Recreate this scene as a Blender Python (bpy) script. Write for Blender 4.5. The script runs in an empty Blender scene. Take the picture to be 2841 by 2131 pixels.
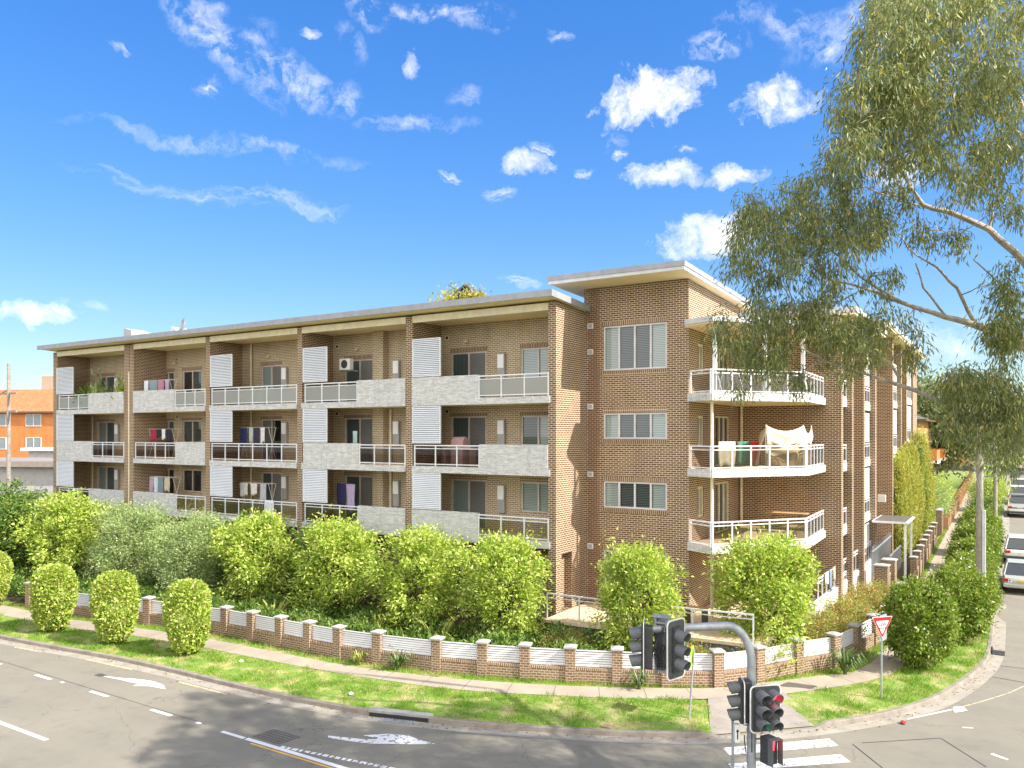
import bpy, bmesh, math, random
import numpy as np
from mathutils import Vector, Matrix
R = math.radians
S = bpy.context.scene
# ------------------------------------------------------------------ camera
YAW = 32.0
FPX, CXP, HYP, CAMH = 2210.0, 1420.5, 1205.0, 8.5      # focal length / principal point in photo pixels
cam_d = bpy.data.cameras.new("camera"); cam = bpy.data.objects.new("camera", cam_d)
S.collection.objects.link(cam); S.camera = cam
cam.location = (0, 0, CAMH); cam.rotation_euler = (R(90), 0, R(YAW))
cam_d.sensor_width = 36; cam_d.lens = 36 * FPX / 2841
cam_d.shift_y = (HYP - 2131 / 2) / 2841
cam_d.clip_start = 0.1; cam_d.clip_end = 6000
_s, _c = math.sin(R(YAW)), math.cos(R(YAW))
def at(px, py, d):                       # photo ray at depth d -> world point
    r = (px - CXP) / FPX * d
    return Vector((-_s * d + _c * r, _c * d + _s * r, CAMH - (py - HYP) * d / FPX))
def onY(px, Y):
    t = (px - CXP) / FPX; d = Y / (_c + _s * t); return -_s * d + _c * t * d
# ------------------------------------------------------------------ world
SUN_EL, SUN_AZ_VEC = 41.0, Vector((1.0, 0.09, 0)).normalized()
W = bpy.data.worlds.new("World"); S.world = W; W.use_nodes = True
wt = W.node_tree; wn = wt.nodes; wl = wt.links; wn.clear()
def N(tree, typ, **k):
    n = tree.nodes.new(typ)
    for a, b in k.items(): setattr(n, a, b)
    return n
def vm(op, a=None, b=None, tree=wt):
    n = N(tree, 'ShaderNodeVectorMath', operation=op)
    for i, q in enumerate((a, b)):
        if q is None: continue
        if isinstance(q, (tuple, Vector)): n.inputs[i].default_value = tuple(q)
        else: tree.links.new(q, n.inputs[i])
    return n
wo = N(wt, 'ShaderNodeOutputWorld'); wb = N(wt, 'ShaderNodeBackground')
sky = N(wt, 'ShaderNodeTexSky', sky_type='NISHITA', sun_disc=False)
sky.sun_elevation = R(SUN_EL)
sky.sun_rotation = math.atan2(SUN_AZ_VEC.x, SUN_AZ_VEC.y)
sky.air_density = 1.0; sky.dust_density = 0.15; sky.ozone_density = 2.0; sky.altitude = 50
wb.inputs['Strength'].default_value = 0.15
hs = N(wt, 'ShaderNodeHueSaturation'); hs.inputs['Saturation'].default_value = 1.36; hs.inputs['Value'].default_value = 1.38; hs.inputs['Hue'].default_value = 0.510
lum = vm('DOT_PRODUCT', sky.outputs[0], (.08, .10, .05)).outputs['Value']; ad_ = N(wt, 'ShaderNodeMath', operation='ADD'); wl.new(lum, ad_.inputs[0]); ad_.inputs[1].default_value = 1.0; iv = N(wt, 'ShaderNodeMath', operation='DIVIDE'); iv.inputs[0].default_value = 1.0; wl.new(ad_.outputs[0], iv.inputs[1]); sc_ = vm('SCALE', sky.outputs[0]); wl.new(iv.outputs[0], sc_.inputs['Scale'])   # soft shoulder on the bright horizon
wl.new(sc_.outputs[0], hs.inputs['Color'])
tc = N(wt, 'ShaderNodeTexCoord')
def mt(op, a=None, b=None, c=None, tree=wt, clamp=False):
    n = N(tree, 'ShaderNodeMath', operation=op, use_clamp=clamp)
    for i, q in enumerate((a, b, c)):
        if q is None: continue
        if isinstance(q, (int, float)): n.inputs[i].default_value = q
        else: tree.links.new(q, n.inputs[i])
    return n.outputs[0]
nz = N(wt, 'ShaderNodeTexNoise'); nz.inputs['Scale'].default_value = 9; nz.inputs['Detail'].default_value = 7; nz.inputs['Roughness'].default_value = .62
wl.new(tc.outputs['Generated'], nz.inputs['Vector'])
wa = vm('SUBTRACT', nz.outputs['Color'], (.5, .5, .5)); wa2 = vm('SCALE', wa.outputs[0]); wa2.inputs['Scale'].default_value = .085
D = vm('ADD', tc.outputs['Generated'], wa2.outputs[0]).outputs[0]
nz2 = N(wt, 'ShaderNodeTexNoise'); nz2.inputs['Scale'].default_value = 34; nz2.inputs['Detail'].default_value = 8; nz2.inputs['Roughness'].default_value = .66
wl.new(D, nz2.inputs['Vector'])
fine = mt('MULTIPLY', mt('SUBTRACT', nz2.outputs['Fac'], .5), 3.0)
# cloud, photo-sky direction, angular half sizes (in tan units), tilt, density
nz3 = N(wt, 'ShaderNodeTexNoise'); nz3.inputs['Scale'].default_value = 22; nz3.inputs['Detail'].default_value = 9; nz3.inputs['Roughness'].default_value = .68
mp3 = vm('MULTIPLY', D, (1, 1, 5)); wl.new(mp3.outputs[0], nz3.inputs['Vector'])
streak = mt('MULTIPLY', mt('SUBTRACT', nz3.outputs['Fac'], .42), 4.0, clamp=True)
wisp = mt('MULTIPLY', mt('SUBTRACT', nz2.outputs['Fac'], .43), 2.8, clamp=True)
CL = [ (1810,265,112,60,.06,1.25),(2140,275,96,48,.0,1.1),(1990,140,70,28,.0,.7),(1840,500,95,38,0,1.0),(1450,465,60,26,.05,.85),
       (2030,490,70,27,.0,.9),(1970,665,125,55,.05,.95),(1150,155,26,28,0,.8),(620,130,170,46,-.75,.62),(800,220,140,46,-.5,.55),
       (560,40,60,34,.3,.5),(940,290,60,42,.4,.5),(1010,30,60,50,-.6,.62),(1200,10,140,24,0,.6),(1320,35,70,32,-.3,.5),
       (620,405,330,20,-.03,.34),(780,550,150,18,-.03,.32),(500,530,240,19,-.03,.2),(110,862,95,30,.03,.85),(240,845,60,20,0,.4),
       (1140,350,140,22,.12,.42),(1268,488,22,14,0,.7),(1480,415,30,16,0,.6),(2500,60,240,60,.2,.4),(1450,780,60,14,0,.5),(590,265,30,22,.2,.4),
       (2480,470,60,40,0,.9),(2230,90,120,50,-.4,.45),(1700,390,50,26,.3,.5),(2560,950,200,60,.1,.45),(1280,255,40,22,.5,.35),
       (1690,330,34,14,.5,.5),(1640,300,20,10,0,.5),(1400,540,40,16,0,.5),(1610,470,30,12,0,.45),(1720,430,26,14,.4,.5),(1900,420,30,12,0,.4),(1560,95,50,16,-.2,.4),(2060,60,60,26,.2,.4),(590,265,26,16,.6,.6),(840,95,24,12,0,.5),(340,120,24,8,0,.35),(2300,180,50,24,-.5,.55),(700,120,70,36,.9,.35),(960,130,60,30,-.8,.3)]
acc = None
for (px, py, sx, sy, tilt, dens) in CL:
    c0 = (at(px, py, 1) - Vector((0, 0, CAMH))).normalized()
    e1 = Vector((0, 0, 1)).cross(c0).normalized() * -1; e2 = e1.cross(c0).normalized()
    if e2.z < 0: e2 = -e2
    a1 = e1 * math.cos(tilt) + e2 * math.sin(tilt); a2 = -e1 * math.sin(tilt) + e2 * math.cos(tilt)
    k = 1.0
    df = vm('SUBTRACT', D, tuple(c0)).outputs[0]
    u = vm('DOT_PRODUCT', df, tuple(a1 * (FPX / sx / 1.15))).outputs['Value']; v = vm('DOT_PRODUCT', df, tuple(a2 * (FPX / sy / 1.15))).outputs['Value']
    r2 = mt('ADD', mt('MULTIPLY', u, u), mt('MULTIPLY', v, v))
    f = mt('SUBTRACT', 1.0, r2, clamp=dens < .8)
    if dens >= .8: f = mt('MULTIPLY', mt('MULTIPLY', mt('ADD', f, mt('MULTIPLY', fine, 1.1)), .68, clamp=True), dens, clamp=True)
    else: f = mt('MULTIPLY', mt('MULTIPLY', f, streak if sy < 20 else wisp), dens * 1.5, clamp=True)
    acc = f if acc is None else mt('MAXIMUM', acc, f)
# unseen bright cloud added behind the viewer to fill the shaded facade
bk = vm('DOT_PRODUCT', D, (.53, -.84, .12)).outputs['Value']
fill_cloud = mt('MULTIPLY', mt('SUBTRACT', mt('ADD', bk, mt('MULTIPLY', fine, .12)), .05), 2.2, clamp=True)
cs = N(wt, 'ShaderNodeMix', data_type='RGBA'); cs.inputs['A'].default_value = (3.6, 3.8, 4.4, 1); cs.inputs['B'].default_value = (5.6, 5.5, 5.4, 1); wl.new(mt('MULTIPLY', nz2.outputs['Fac'], 1.7, clamp=True), cs.inputs['Factor']); mixcol_w = cs.outputs['Result']
mixc = N(wt, 'ShaderNodeMix', data_type='RGBA')
wl.new(acc, mixc.inputs['Factor']); wl.new(hs.outputs[0], mixc.inputs['A']); wl.new(mixcol_w, mixc.inputs['B'])
mixb = N(wt, 'ShaderNodeMix', data_type='RGBA'); wl.new(fill_cloud, mixb.inputs['Factor']); wl.new(mixc.outputs['Result'], mixb.inputs['A']); mixb.inputs['B'].default_value = (8.8, 8.5, 8.1, 1)
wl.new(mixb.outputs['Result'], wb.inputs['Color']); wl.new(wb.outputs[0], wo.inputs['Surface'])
sd = bpy.data.lights.new("sun", 'SUN'); sd.energy = 5.0; sd.angle = R(.5); sd.color = (1, .93, .82)
so = bpy.data.objects.new("sun", sd); S.collection.objects.link(so)
sv = Vector((SUN_AZ_VEC.x * math.cos(R(SUN_EL)), SUN_AZ_VEC.y * math.cos(R(SUN_EL)), math.sin(R(SUN_EL))))
so.rotation_euler = sv.to_track_quat('Z', 'Y').to_euler(); so.location = (20, 10, 30)
S.view_settings.view_transform = 'Standard'; S.view_settings.look = 'None'; S.view_settings.gamma = 1
S.view_settings.exposure = 0.86
S.cycles.max_bounces = 7; S.cycles.transparent_max_bounces = 12; S.cycles.caustics_reflective = False; S.cycles.caustics_refractive = False
S.cycles.sample_clamp_indirect = 6

# ------------------------------------------------------------------ helpers
rnd = random.Random(7); C = S.collection
def newmat(name):
    m = bpy.data.materials.new(name); m.use_nodes = True; return m, m.node_tree, m.node_tree.nodes['Principled BSDF']
def mixcol(t, fac, a, b, blend='MIX'):
    n = N(t, 'ShaderNodeMix', data_type='RGBA', blend_type=blend)
    for q, s_ in ((fac, 'Factor'), (a, 'A'), (b, 'B')):
        if isinstance(q, (int, float)): n.inputs[s_].default_value = q
        elif isinstance(q, tuple): n.inputs[s_].default_value = (*q[:3], 1)
        else: t.links.new(q, n.inputs[s_])
    return n.outputs['Result']
def noise(t, scale, detail=5, rough=.6, vec=None):
    n = N(t, 'ShaderNodeTexNoise'); n.inputs['Scale'].default_value = scale; n.inputs['Detail'].default_value = detail; n.inputs['Roughness'].default_value = rough
    if vec is None:
        g = N(t, 'ShaderNodeNewGeometry'); vec = g.outputs['Position']
    t.links.new(vec, n.inputs['Vector']); return n.outputs['Fac']
def ramp(t, fac, a, b):
    n = N(t, 'ShaderNodeMapRange'); n.inputs['From Min'].default_value = a; n.inputs['From Max'].default_value = b
    t.links.new(fac, n.inputs['Value']); return n.outputs['Result']
def bump(t, p, h, strength=.3, dist=.02):
    b = N(t, 'ShaderNodeBump'); b.inputs['Strength'].default_value = strength; b.inputs['Distance'].default_value = dist
    t.links.new(h, b.inputs['Height']); t.links.new(b.outputs[0], p.inputs['Normal'])
def M(name, col, rough=.6, col2=None, scale=3, metal=0, bmp=0, spec=.5, detail=6):
    m, t, p = newmat(name)
    if col2 is None: col2 = tuple(c * .82 for c in col)
    f = ramp(t, noise(t, scale, detail), .35, .65)
    t.links.new(mixcol(t, f, tuple(col), tuple(col2)), p.inputs['Base Color'])
    p.inputs['Roughness'].default_value = rough; p.inputs['Metallic'].default_value = metal; p.inputs['Specular IOR Level'].default_value = spec
    if bmp: bump(t, p, noise(t, scale * 6, 6), bmp)
    return m
def uv_world(t):                       # u runs along the wall, v is height
    g = N(t, 'ShaderNodeNewGeometry'); s = N(t, 'ShaderNodeSeparateXYZ'); t.links.new(g.outputs['Position'], s.inputs[0])
    u = mt('ADD', s.outputs['X'], s.outputs['Y'], tree=t); cb = N(t, 'ShaderNodeCombineXYZ'); t.links.new(u, cb.inputs[0]); t.links.new(s.outputs['Z'], cb.inputs[1])
    return cb.outputs[0], u, s.outputs['Z'], g.outputs['Position'], s
def brickmat(name, c1, c2, mortar, bw=.24, rh=.086, ms=.011, vertical=False, off=.5, rough=.85, stain=None, bmp=.5, sharp=.1, smear=False):
    m, t, p = newmat(name); vec, u, z, pos, sp = uv_world(t)
    b = N(t, 'ShaderNodeTexBrick'); b.offset = off
    b.inputs['Scale'].default_value = 1; b.inputs['Brick Width'].default_value = bw; b.inputs['Row Height'].default_value = rh
    b.inputs['Mortar Size'].default_value = ms; b.inputs['Mortar Smooth'].default_value = sharp; b.inputs['Bias'].default_value = 0
    b.inputs['Color1'].default_value = (*c1, 1); b.inputs['Color2'].default_value = (*c2, 1); b.inputs['Mortar'].default_value = (*mortar, 1)
    t.links.new(vec, b.inputs['Vector'])
    col = b.outputs['Color']
    col = mixcol(t, mt('MULTIPLY', ramp(t, noise(t, .7, 5), .3, .7), .35, tree=t), col, (.55, .5, .45), 'MULTIPLY')
    if stain: col = mixcol(t, mt('MULTIPLY', ramp(t, noise(t, 1.6, 6), .5, .75), stain[0], tree=t), col, tuple(stain[1]))
    # streaky weathering that follows gravity
    g2 = N(t, 'ShaderNodeMapping'); g2.inputs['Scale'].default_value = (2.2, 2.2, .18); t.links.new(pos, g2.inputs['Vector'])
    col = mixcol(t, mt('MULTIPLY', ramp(t, noise(t, 1.0, 4, .6, g2.outputs[0]), .52, .75), .28, tree=t), col, (.42, .38, .34), 'MULTIPLY')
    if smear:
        dx = mt('ABSOLUTE', mt('ADD', sp.outputs['X'], 14.98, tree=t), tree=t); e_ = mt('ADD', dx, mt('MULTIPLY', mt('SUBTRACT', noise(t, 3, 5), .5, tree=t), .5, tree=t), tree=t)
        col = mixcol(t, mt('MULTIPLY', mt('SUBTRACT', 1.0, ramp(t, e_, .18, .36), tree=t), .55, tree=t, clamp=True), col, (.17, .085, .05))
    t.links.new(col, p.inputs['Base Color']); p.inputs['Roughness'].default_value = rough; p.inputs['Specular IOR Level'].default_value = .25
    h = mt('SUBTRACT', 1.0, b.outputs['Fac'], tree=t); bump(t, p, h, bmp, .008)
    return m
MORT = (.76, .62, .46)
BRK = brickmat('brown_brick', (.125, .073, .045), (.195, .120, .076), MORT)
BRK_T = brickmat('brown_brick_stained', (.125, .073, .045), (.195, .120, .076), MORT, smear=True)
BRK_CREAM = brickmat('tan_brick', (.33, .26, .17), (.43, .345, .235), (.88, .78, .60))
BRK_RED = brickmat('red_brown_brick', (.17, .110, .070), (.25, .165, .108), (.54, .44, .33), stain=(.35, (.34, .26, .2)))
SOLD = brickmat('soldier_brick', (.17, .11, .07), (.25, .165, .11), MORT, bw=.086, rh=.5, off=0)
BRK_ORANGE = brickmat('orange_brick', (.62, .22, .07), (.7, .27, .09), (.6, .33, .16), bw=.24, rh=.086, ms=.007)
BLOCK = brickmat('grey_block', (.16, .165, .18), (.2, .205, .22), (.33, .33, .34), bw=.4, rh=.2, ms=.01)
def stonemat():
    m, t, p = newmat('stacked_stone'); vec, u, z, pos, sp = uv_world(t)
    nn = noise(t, 4, 4); va = N(t, 'ShaderNodeVectorMath', operation='ADD'); t.links.new(vec, va.inputs[0])
    cb = N(t, 'ShaderNodeCombineXYZ'); t.links.new(mt('MULTIPLY', nn, .12, tree=t), cb.inputs[1]); t.links.new(cb.outputs[0], va.inputs[1])
    b = N(t, 'ShaderNodeTexBrick'); b.offset = .37; b.squash = 1.6; b.squash_frequency = 3
    for k, v in (('Scale', 1), ('Brick Width', .22), ('Row Height', .035), ('Mortar Size', .004), ('Mortar Smooth', .3), ('Bias', 0)): b.inputs[k].default_value = v
    b.inputs['Color1'].default_value = (.80, .80, .80, 1); b.inputs['Color2'].default_value = (.52, .53, .55, 1); b.inputs['Mortar'].default_value = (.34, .33, .32, 1)
    t.links.new(va.outputs[0], b.inputs['Vector'])
    col = mixcol(t, ramp(t, noise(t, 9, 3), .55, .75), b.outputs['Color'], (.74, .68, .60)); col = mixcol(t, mt('MULTIPLY', ramp(t, noise(t, 5, 5), .52, .75), .6, tree=t), col, (.88, .86, .83))
    g2 = N(t, 'ShaderNodeMapping'); g2.inputs['Scale'].default_value = (3, 3, .25); t.links.new(pos, g2.inputs['Vector']); col = mixcol(t, mt('MULTIPLY', ramp(t, noise(t, 1.3, 5, .6, g2.outputs[0]), .5, .75), .3, tree=t), col, (.5, .48, .44), 'MULTIPLY')
    t.links.new(col, p.inputs['Base Color']); p.inputs['Roughness'].default_value = .8
    bump(t, p, mt('ADD', mt('SUBTRACT', 1.0, b.outputs['Fac'], tree=t), noise(t, 16, 3), tree=t), .7, .02)
    return m
STONE = stonemat()
SOFFIT = M('cream_soffit', (.88, .73, .45), .7, (.82, .67, .40), .8)
CREAM = M('cream_paint', (.82, .74, .56), .55)
WHITE = M('white_paint', (.80, .80, .80), .5, (.72, .72, .72), 1.5)
ALU = M('pale_aluminium', (.74, .76, .80), .42, (.68, .7, .74), 2)
FRAME = M('champagne_frame', (.66, .60, .53), .4)
SLAT = M('silver_louvre', (.80, .83, .88), .4, (.74, .77, .82), 1)
ROOFM = M('grey_roof_metal', (.42, .43, .46), .4, (.36, .37, .4), .6)
FASC = M('fascia_grey', (.34, .35, .39), .45)
FASCL = M('fascia_light', (.60, .61, .64), .45)
RENDER = M('white_render', (.75, .74, .72), .8, (.64, .62, .58), 1.2)
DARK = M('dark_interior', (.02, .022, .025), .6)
TIMB = M('weathered_timber', (.36, .33, .29), .85, (.24, .21, .18), 4, bmp=.4)
GALV = M('galvanised_steel', (.42, .45, .48), .45, (.3, .33, .36), 5, metal=.3)
BLACKP = M('black_plastic', (.035, .04, .045), .5, (.06, .065, .07), 20)
CONC = M('concrete', (.30, .265, .225), .85, (.20, .175, .145), 2.2, bmp=.2)
CONCL = M('light_concrete', (.36, .33, .28), .85, (.27, .245, .205), 1.5, bmp=.2)
TILE_FL = M('balcony_tile', (.72, .58, .42), .6)
BARK = M('gum_bark', (.52, .46, .40), .85, (.30, .25, .21), 5, bmp=.5)
TRUNKM = M('brown_bark', (.12, .09, .065), .9, (.07, .05, .04), 8, bmp=.4)
def glassmat(name, tint=(.4, .42, .42), refl=.12, rough=.02):
    m, t, p = newmat(name); o = t.nodes['Material Output']
    tr = N(t, 'ShaderNodeBsdfTransparent'); tr.inputs[0].default_value = (*tint, 1)
    gl = N(t, 'ShaderNodeBsdfGlossy'); gl.inputs['Roughness'].default_value = rough; gl.inputs[0].default_value = (.9, .93, 1, 1)
    lw = N(t, 'ShaderNodeLayerWeight'); lw.inputs['Blend'].default_value = .5
    f = mt('ADD', refl, mt('MULTIPLY', mt('POWER', lw.outputs['Facing'], 3.0, tree=t), .75, tree=t), tree=t, clamp=True)
    mx = N(t, 'ShaderNodeMixShader'); t.links.new(f, mx.inputs[0]); t.links.new(tr.outputs[0], mx.inputs[1]); t.links.new(gl.outputs[0], mx.inputs[2]); t.links.new(mx.outputs[0], o.inputs[0])
    return m
GLASS_B = glassmat('bronze_balcony_glass', (.52, .49, .46), .07)
GLASS_W = glassmat('window_glass', (.66, .72, .72), .07)
def frosted():
    m, t, p = newmat('frosted_balcony_glass'); o = t.nodes['Material Output']
    tr = N(t, 'ShaderNodeBsdfTransparent'); tr.inputs[0].default_value = (.6, .62, .62, 1); p.inputs['Base Color'].default_value = (.34, .35, .34, 1); p.inputs['Roughness'].default_value = .25
    mx = N(t, 'ShaderNodeMixShader'); mx.inputs[0].default_value = .72; t.links.new(tr.outputs[0], mx.inputs[1]); t.links.new(p.outputs[0], mx.inputs[2]); t.links.new(mx.outputs[0], o.inputs[0]); return m
GLASS_F = frosted()
def stripes(name, a, b, k, axis='z', duty=.5, soft=.15, rough=.6):
    m, t, p = newmat(name); vec, u, z, pos, sp = uv_world(t)
    w = mt('FRACT', mt('MULTIPLY', z if axis == 'z' else u, k, tree=t), tree=t)
    f = N(t, 'ShaderNodeMapRange'); f.inputs['From Min'].default_value = duty - soft; f.inputs['From Max'].default_value = duty + soft; t.links.new(mt('PINGPONG', w, .5, tree=t), f.inputs['Value'])
    f.inputs['From Min'].default_value = duty / 2 - soft / 2; f.inputs['From Max'].default_value = duty / 2 + soft / 2
    t.links.new(mixcol(t, f.outputs[0], a, b), p.inputs['Base Color']); p.inputs['Roughness'].default_value = rough; return m
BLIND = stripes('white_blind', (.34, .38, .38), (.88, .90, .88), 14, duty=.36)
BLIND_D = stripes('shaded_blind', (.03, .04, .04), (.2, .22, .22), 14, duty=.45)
VBLIND = stripes('vertical_blind', (.2, .2, .18), (.8, .78, .7), 8, axis='u', duty=.4)
CURT = stripes('pale_curtain', (.45, .5, .5), (.75, .8, .8), 7, axis='u', duty=.5, soft=.9)
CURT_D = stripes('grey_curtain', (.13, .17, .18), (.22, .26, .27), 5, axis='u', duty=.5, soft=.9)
def meshdoor():
    m, t, p = newmat('diamond_security_mesh'); vec, u, z, pos, sp = uv_world(t); k = 9
    a = mt('PINGPONG', mt('ADD', mt('MULTIPLY', u, k * 1.3, tree=t), mt('MULTIPLY', z, k, tree=t), tree=t), .5, tree=t)
    b = mt('PINGPONG', mt('SUBTRACT', mt('MULTIPLY', u, k * 1.3, tree=t), mt('MULTIPLY', z, k, tree=t), tree=t), .5, tree=t)
    f = ramp(t, mt('MINIMUM', a, b, tree=t), .05, .13)
    t.links.new(mixcol(t, f, (.42, .42, .42), (.05, .055, .06)), p.inputs['Base Color']); p.inputs['Roughness'].default_value = .5; return m
MESHD = meshdoor()
def leafmat(name, c1, c2, c3=None, transl=.35, rough=.45, thr=.82, dry=0):
    m, t, p = newmat(name); o = t.nodes['Material Output']; g = N(t, 'ShaderNodeNewGeometry'); rp = g.outputs['Random Per Island']
    col = mixcol(t, rp, c1, c2)
    big = ramp(t, noise(t, 1.1, 3), .4, .62); col = mixcol(t, mt('MULTIPLY', big, .45, tree=t), col, c2)
    if c3:
        f3 = mt('GREATER_THAN', mt('FRACT', mt('MULTIPLY', rp, 37.7, tree=t), tree=t), thr, tree=t); col = mixcol(t, f3, col, c3)
    if dry: col = mixcol(t, mt('MULTIPLY', ramp(t, noise(t, 1.3, 5), .50, .60), dry, tree=t), col, (.46, .41, .17)); col = mixcol(t, mt('MULTIPLY', ramp(t, noise(t, .8, 4), .52, .62), .55, tree=t), col, (.10, .24, .02))
    t.links.new(col, p.inputs['Base Color']); p.inputs['Roughness'].default_value = rough; p.inputs['Specular IOR Level'].default_value = .35
    tl = N(t, 'ShaderNodeBsdfTranslucent'); tcol = mixcol(t, 1.0, col, (1.0, 1.0, .55), 'MULTIPLY'); t.links.new(tcol, tl.inputs[0])
    mx = N(t, 'ShaderNodeMixShader'); mx.inputs[0].default_value = transl; t.links.new(p.outputs[0], mx.inputs[1]); t.links.new(tl.outputs[0], mx.inputs[2]); t.links.new(mx.outputs[0], o.inputs[0])
    return m
LEAF_LILLY = leafmat('bright_garden_leaf', (.25, .43, .05), (.55, .65, .13), (.72, .72, .28), thr=.88)
LEAF_GREY = leafmat('grey_green_leaf', (.27, .39, .15), (.42, .54, .22), (.6, .65, .36))
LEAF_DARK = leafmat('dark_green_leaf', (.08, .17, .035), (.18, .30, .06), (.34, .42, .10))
LEAF_TOP = leafmat('topiary_leaf', (.26, .42, .04), (.50, .60, .12), (.72, .68, .30))
LEAF_STREET = leafmat('street_shrub_leaf', (.10, .21, .025), (.28, .38, .05), (.5, .5, .2), thr=.88)
LEAF_GUM = leafmat('gum_leaf', (.15, .20, .08), (.30, .335, .145), (.60, .52, .16), transl=.38, thr=.91)
LEAF_CYP = leafmat('cypress_leaf', (.42, .46, .09), (.66, .62, .2), (.22, .28, .05))
LEAF_PHOT = leafmat('photinia_leaf', (.24, .34, .06), (.42, .45, .12), (.62, .34, .18), thr=.72)
LEAF_YEL = leafmat('yellow_autumn_leaf', (.38, .36, .06), (.55, .46, .08), (.25, .32, .05))
PETAL = M('white_petal', (.8, .72, .75), .6)

class MB:
    def __init__(s, xf=None): s.v = []; s.f = []; s.xf = xf
    def P(s, *q):
        v = Vector(q) if len(q) == 3 else Vector(q[0]); v = s.xf(v) if s.xf else v; s.v.append(v); return len(s.v) - 1
    def box(s, x0, x1, y0, y1, z0, z1, top=None):
        i = [s.P(x, y, z) for z in (z0, z1) for (x, y) in ((x0, y0), (x1, y0), (x1, y1), (x0, y1))]
        s.f += [(i[0], i[3], i[2], i[1]), (i[4], i[5], i[6], i[7]), (i[0], i[1], i[5], i[4]), (i[1], i[2], i[6], i[5]), (i[2], i[3], i[7], i[6]), (i[3], i[0], i[4], i[7])]; return s
    def hexa(s, pts):
        i = [s.P(*p) for p in pts]
        s.f += [(i[0], i[3], i[2], i[1]), (i[4], i[5], i[6], i[7]), (i[0], i[1], i[5], i[4]), (i[1], i[2], i[6], i[5]), (i[2], i[3], i[7], i[6]), (i[3], i[0], i[4], i[7])]; return s
    def quad(s, *pts): s.f.append(tuple(s.P(*p) for p in pts)); return s
    def prism(s, poly, z0, z1):        # poly: (x, y) list; z may be callables of (x, y)
        f0 = z0 if callable(z0) else (lambda x, y: z0); f1 = z1 if callable(z1) else (lambda x, y: z1)
        a = [s.P(x, y, f0(x, y)) for x, y in poly]; b = [s.P(x, y, f1(x, y)) for x, y in poly]; n = len(poly)
        s.f.append(tuple(reversed(a))); s.f.append(tuple(b))
        for k in range(n): s.f.append((a[k], a[(k + 1) % n], b[(k + 1) % n], b[k]))
        return s
    def tube(s, pts, r, n=8, cap=True):
        pts = [Vector(p) for p in pts]; rs = r if isinstance(r, (list, tuple)) else [r] * len(pts); rings = []
        for k, p in enumerate(pts):
            t = (pts[min(k + 1, len(pts) - 1)] - pts[max(k - 1, 0)]).normalized()
            a = Vector((0, 0, 1)) if abs(t.z) < .9 else Vector((1, 0, 0)); e = t.cross(a).normalized(); g = t.cross(e)
            rings.append([s.P(*(p + (e * math.cos(2 * math.pi * q / n) + g * math.sin(2 * math.pi * q / n)) * rs[k])) for q in range(n)])
        for A, B in zip(rings, rings[1:]):
            for q in range(n): s.f.append((A[q], A[(q + 1) % n], B[(q + 1) % n], B[q]))
        if cap: s.f.append(tuple(reversed(rings[0]))); s.f.append(tuple(rings[-1]))
        return s
    def lathe(s, prof, n=16, o=(0, 0, 0)):
        rings = [[s.P(o[0] + r * math.cos(2 * math.pi * q / n), o[1] + r * math.sin(2 * math.pi * q / n), o[2] + z) for q in range(n)] for r, z in prof]
        for A, B in zip(rings, rings[1:]):
            for q in range(n): s.f.append((A[q], A[(q + 1) % n], B[(q + 1) % n], B[q]))
        s.f.append(tuple(reversed(rings[0]))); s.f.append(tuple(rings[-1])); return s
    def build(s, name, mat, parent=None, smooth=False, bevel=0, loc=None, normals=True):
        me = bpy.data.meshes.new(name); me.from_pydata([tuple(v) for v in s.v], [], s.f)
        if normals:
            b = bmesh.new(); b.from_mesh(me); bmesh.ops.recalc_face_normals(b, faces=b.faces); b.to_mesh(me); b.free()
        me.materials.append(mat); o = bpy.data.objects.new(name, me); C.objects.link(o)
        if parent: o.parent = parent
        if smooth:
            me.polygons.foreach_set('use_smooth', [True] * len(me.polygons))
            try: me.set_sharp_from_angle(angle=R(40))
            except Exception: pass
        if bevel:
            md = o.modifiers.new('b', 'BEVEL'); md.width = bevel; md.segments = 2; md.limit_method = 'ANGLE'
        if loc is not None: o.location = loc
        return o
def thing(name, label, cat, loc=(0, 0, 0), rz=0, group=None):
    o = bpy.data.objects.new(name, None); C.objects.link(o); o.location = loc; o.rotation_euler = (0, 0, rz); o['label'] = label; o['category'] = cat
    if group: o['group'] = group
    o.empty_display_size = .2; return o
def tag(o, label, cat, group=None):
    o['label'] = label; o['category'] = cat
    if group: o['group'] = group
    return o
def struct(o): o['kind'] = 'structure'; return o
def dup(root, loc, rz=0, sc=(1, 1, 1), label=None):
    r = root.copy(); C.objects.link(r); r.location = loc; r.rotation_euler = (0, 0, rz); r.scale = sc
    if label: r['label'] = label
    for ch in list(root.children):
        c = ch.copy(); C.objects.link(c); c.parent = r
        for g in ch.children:
            d = g.copy(); C.objects.link(d); d.parent = c
    return r
FY = lambda y0: (lambda v: Vector((v.x, y0 - v.y, v.z)))      # wall facing -Y: (u=X, n outward, z)
FX = lambda x0: (lambda v: Vector((x0 + v.y, v.x, v.z)))      # wall facing +X: (u=Y, n outward, z)
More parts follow.
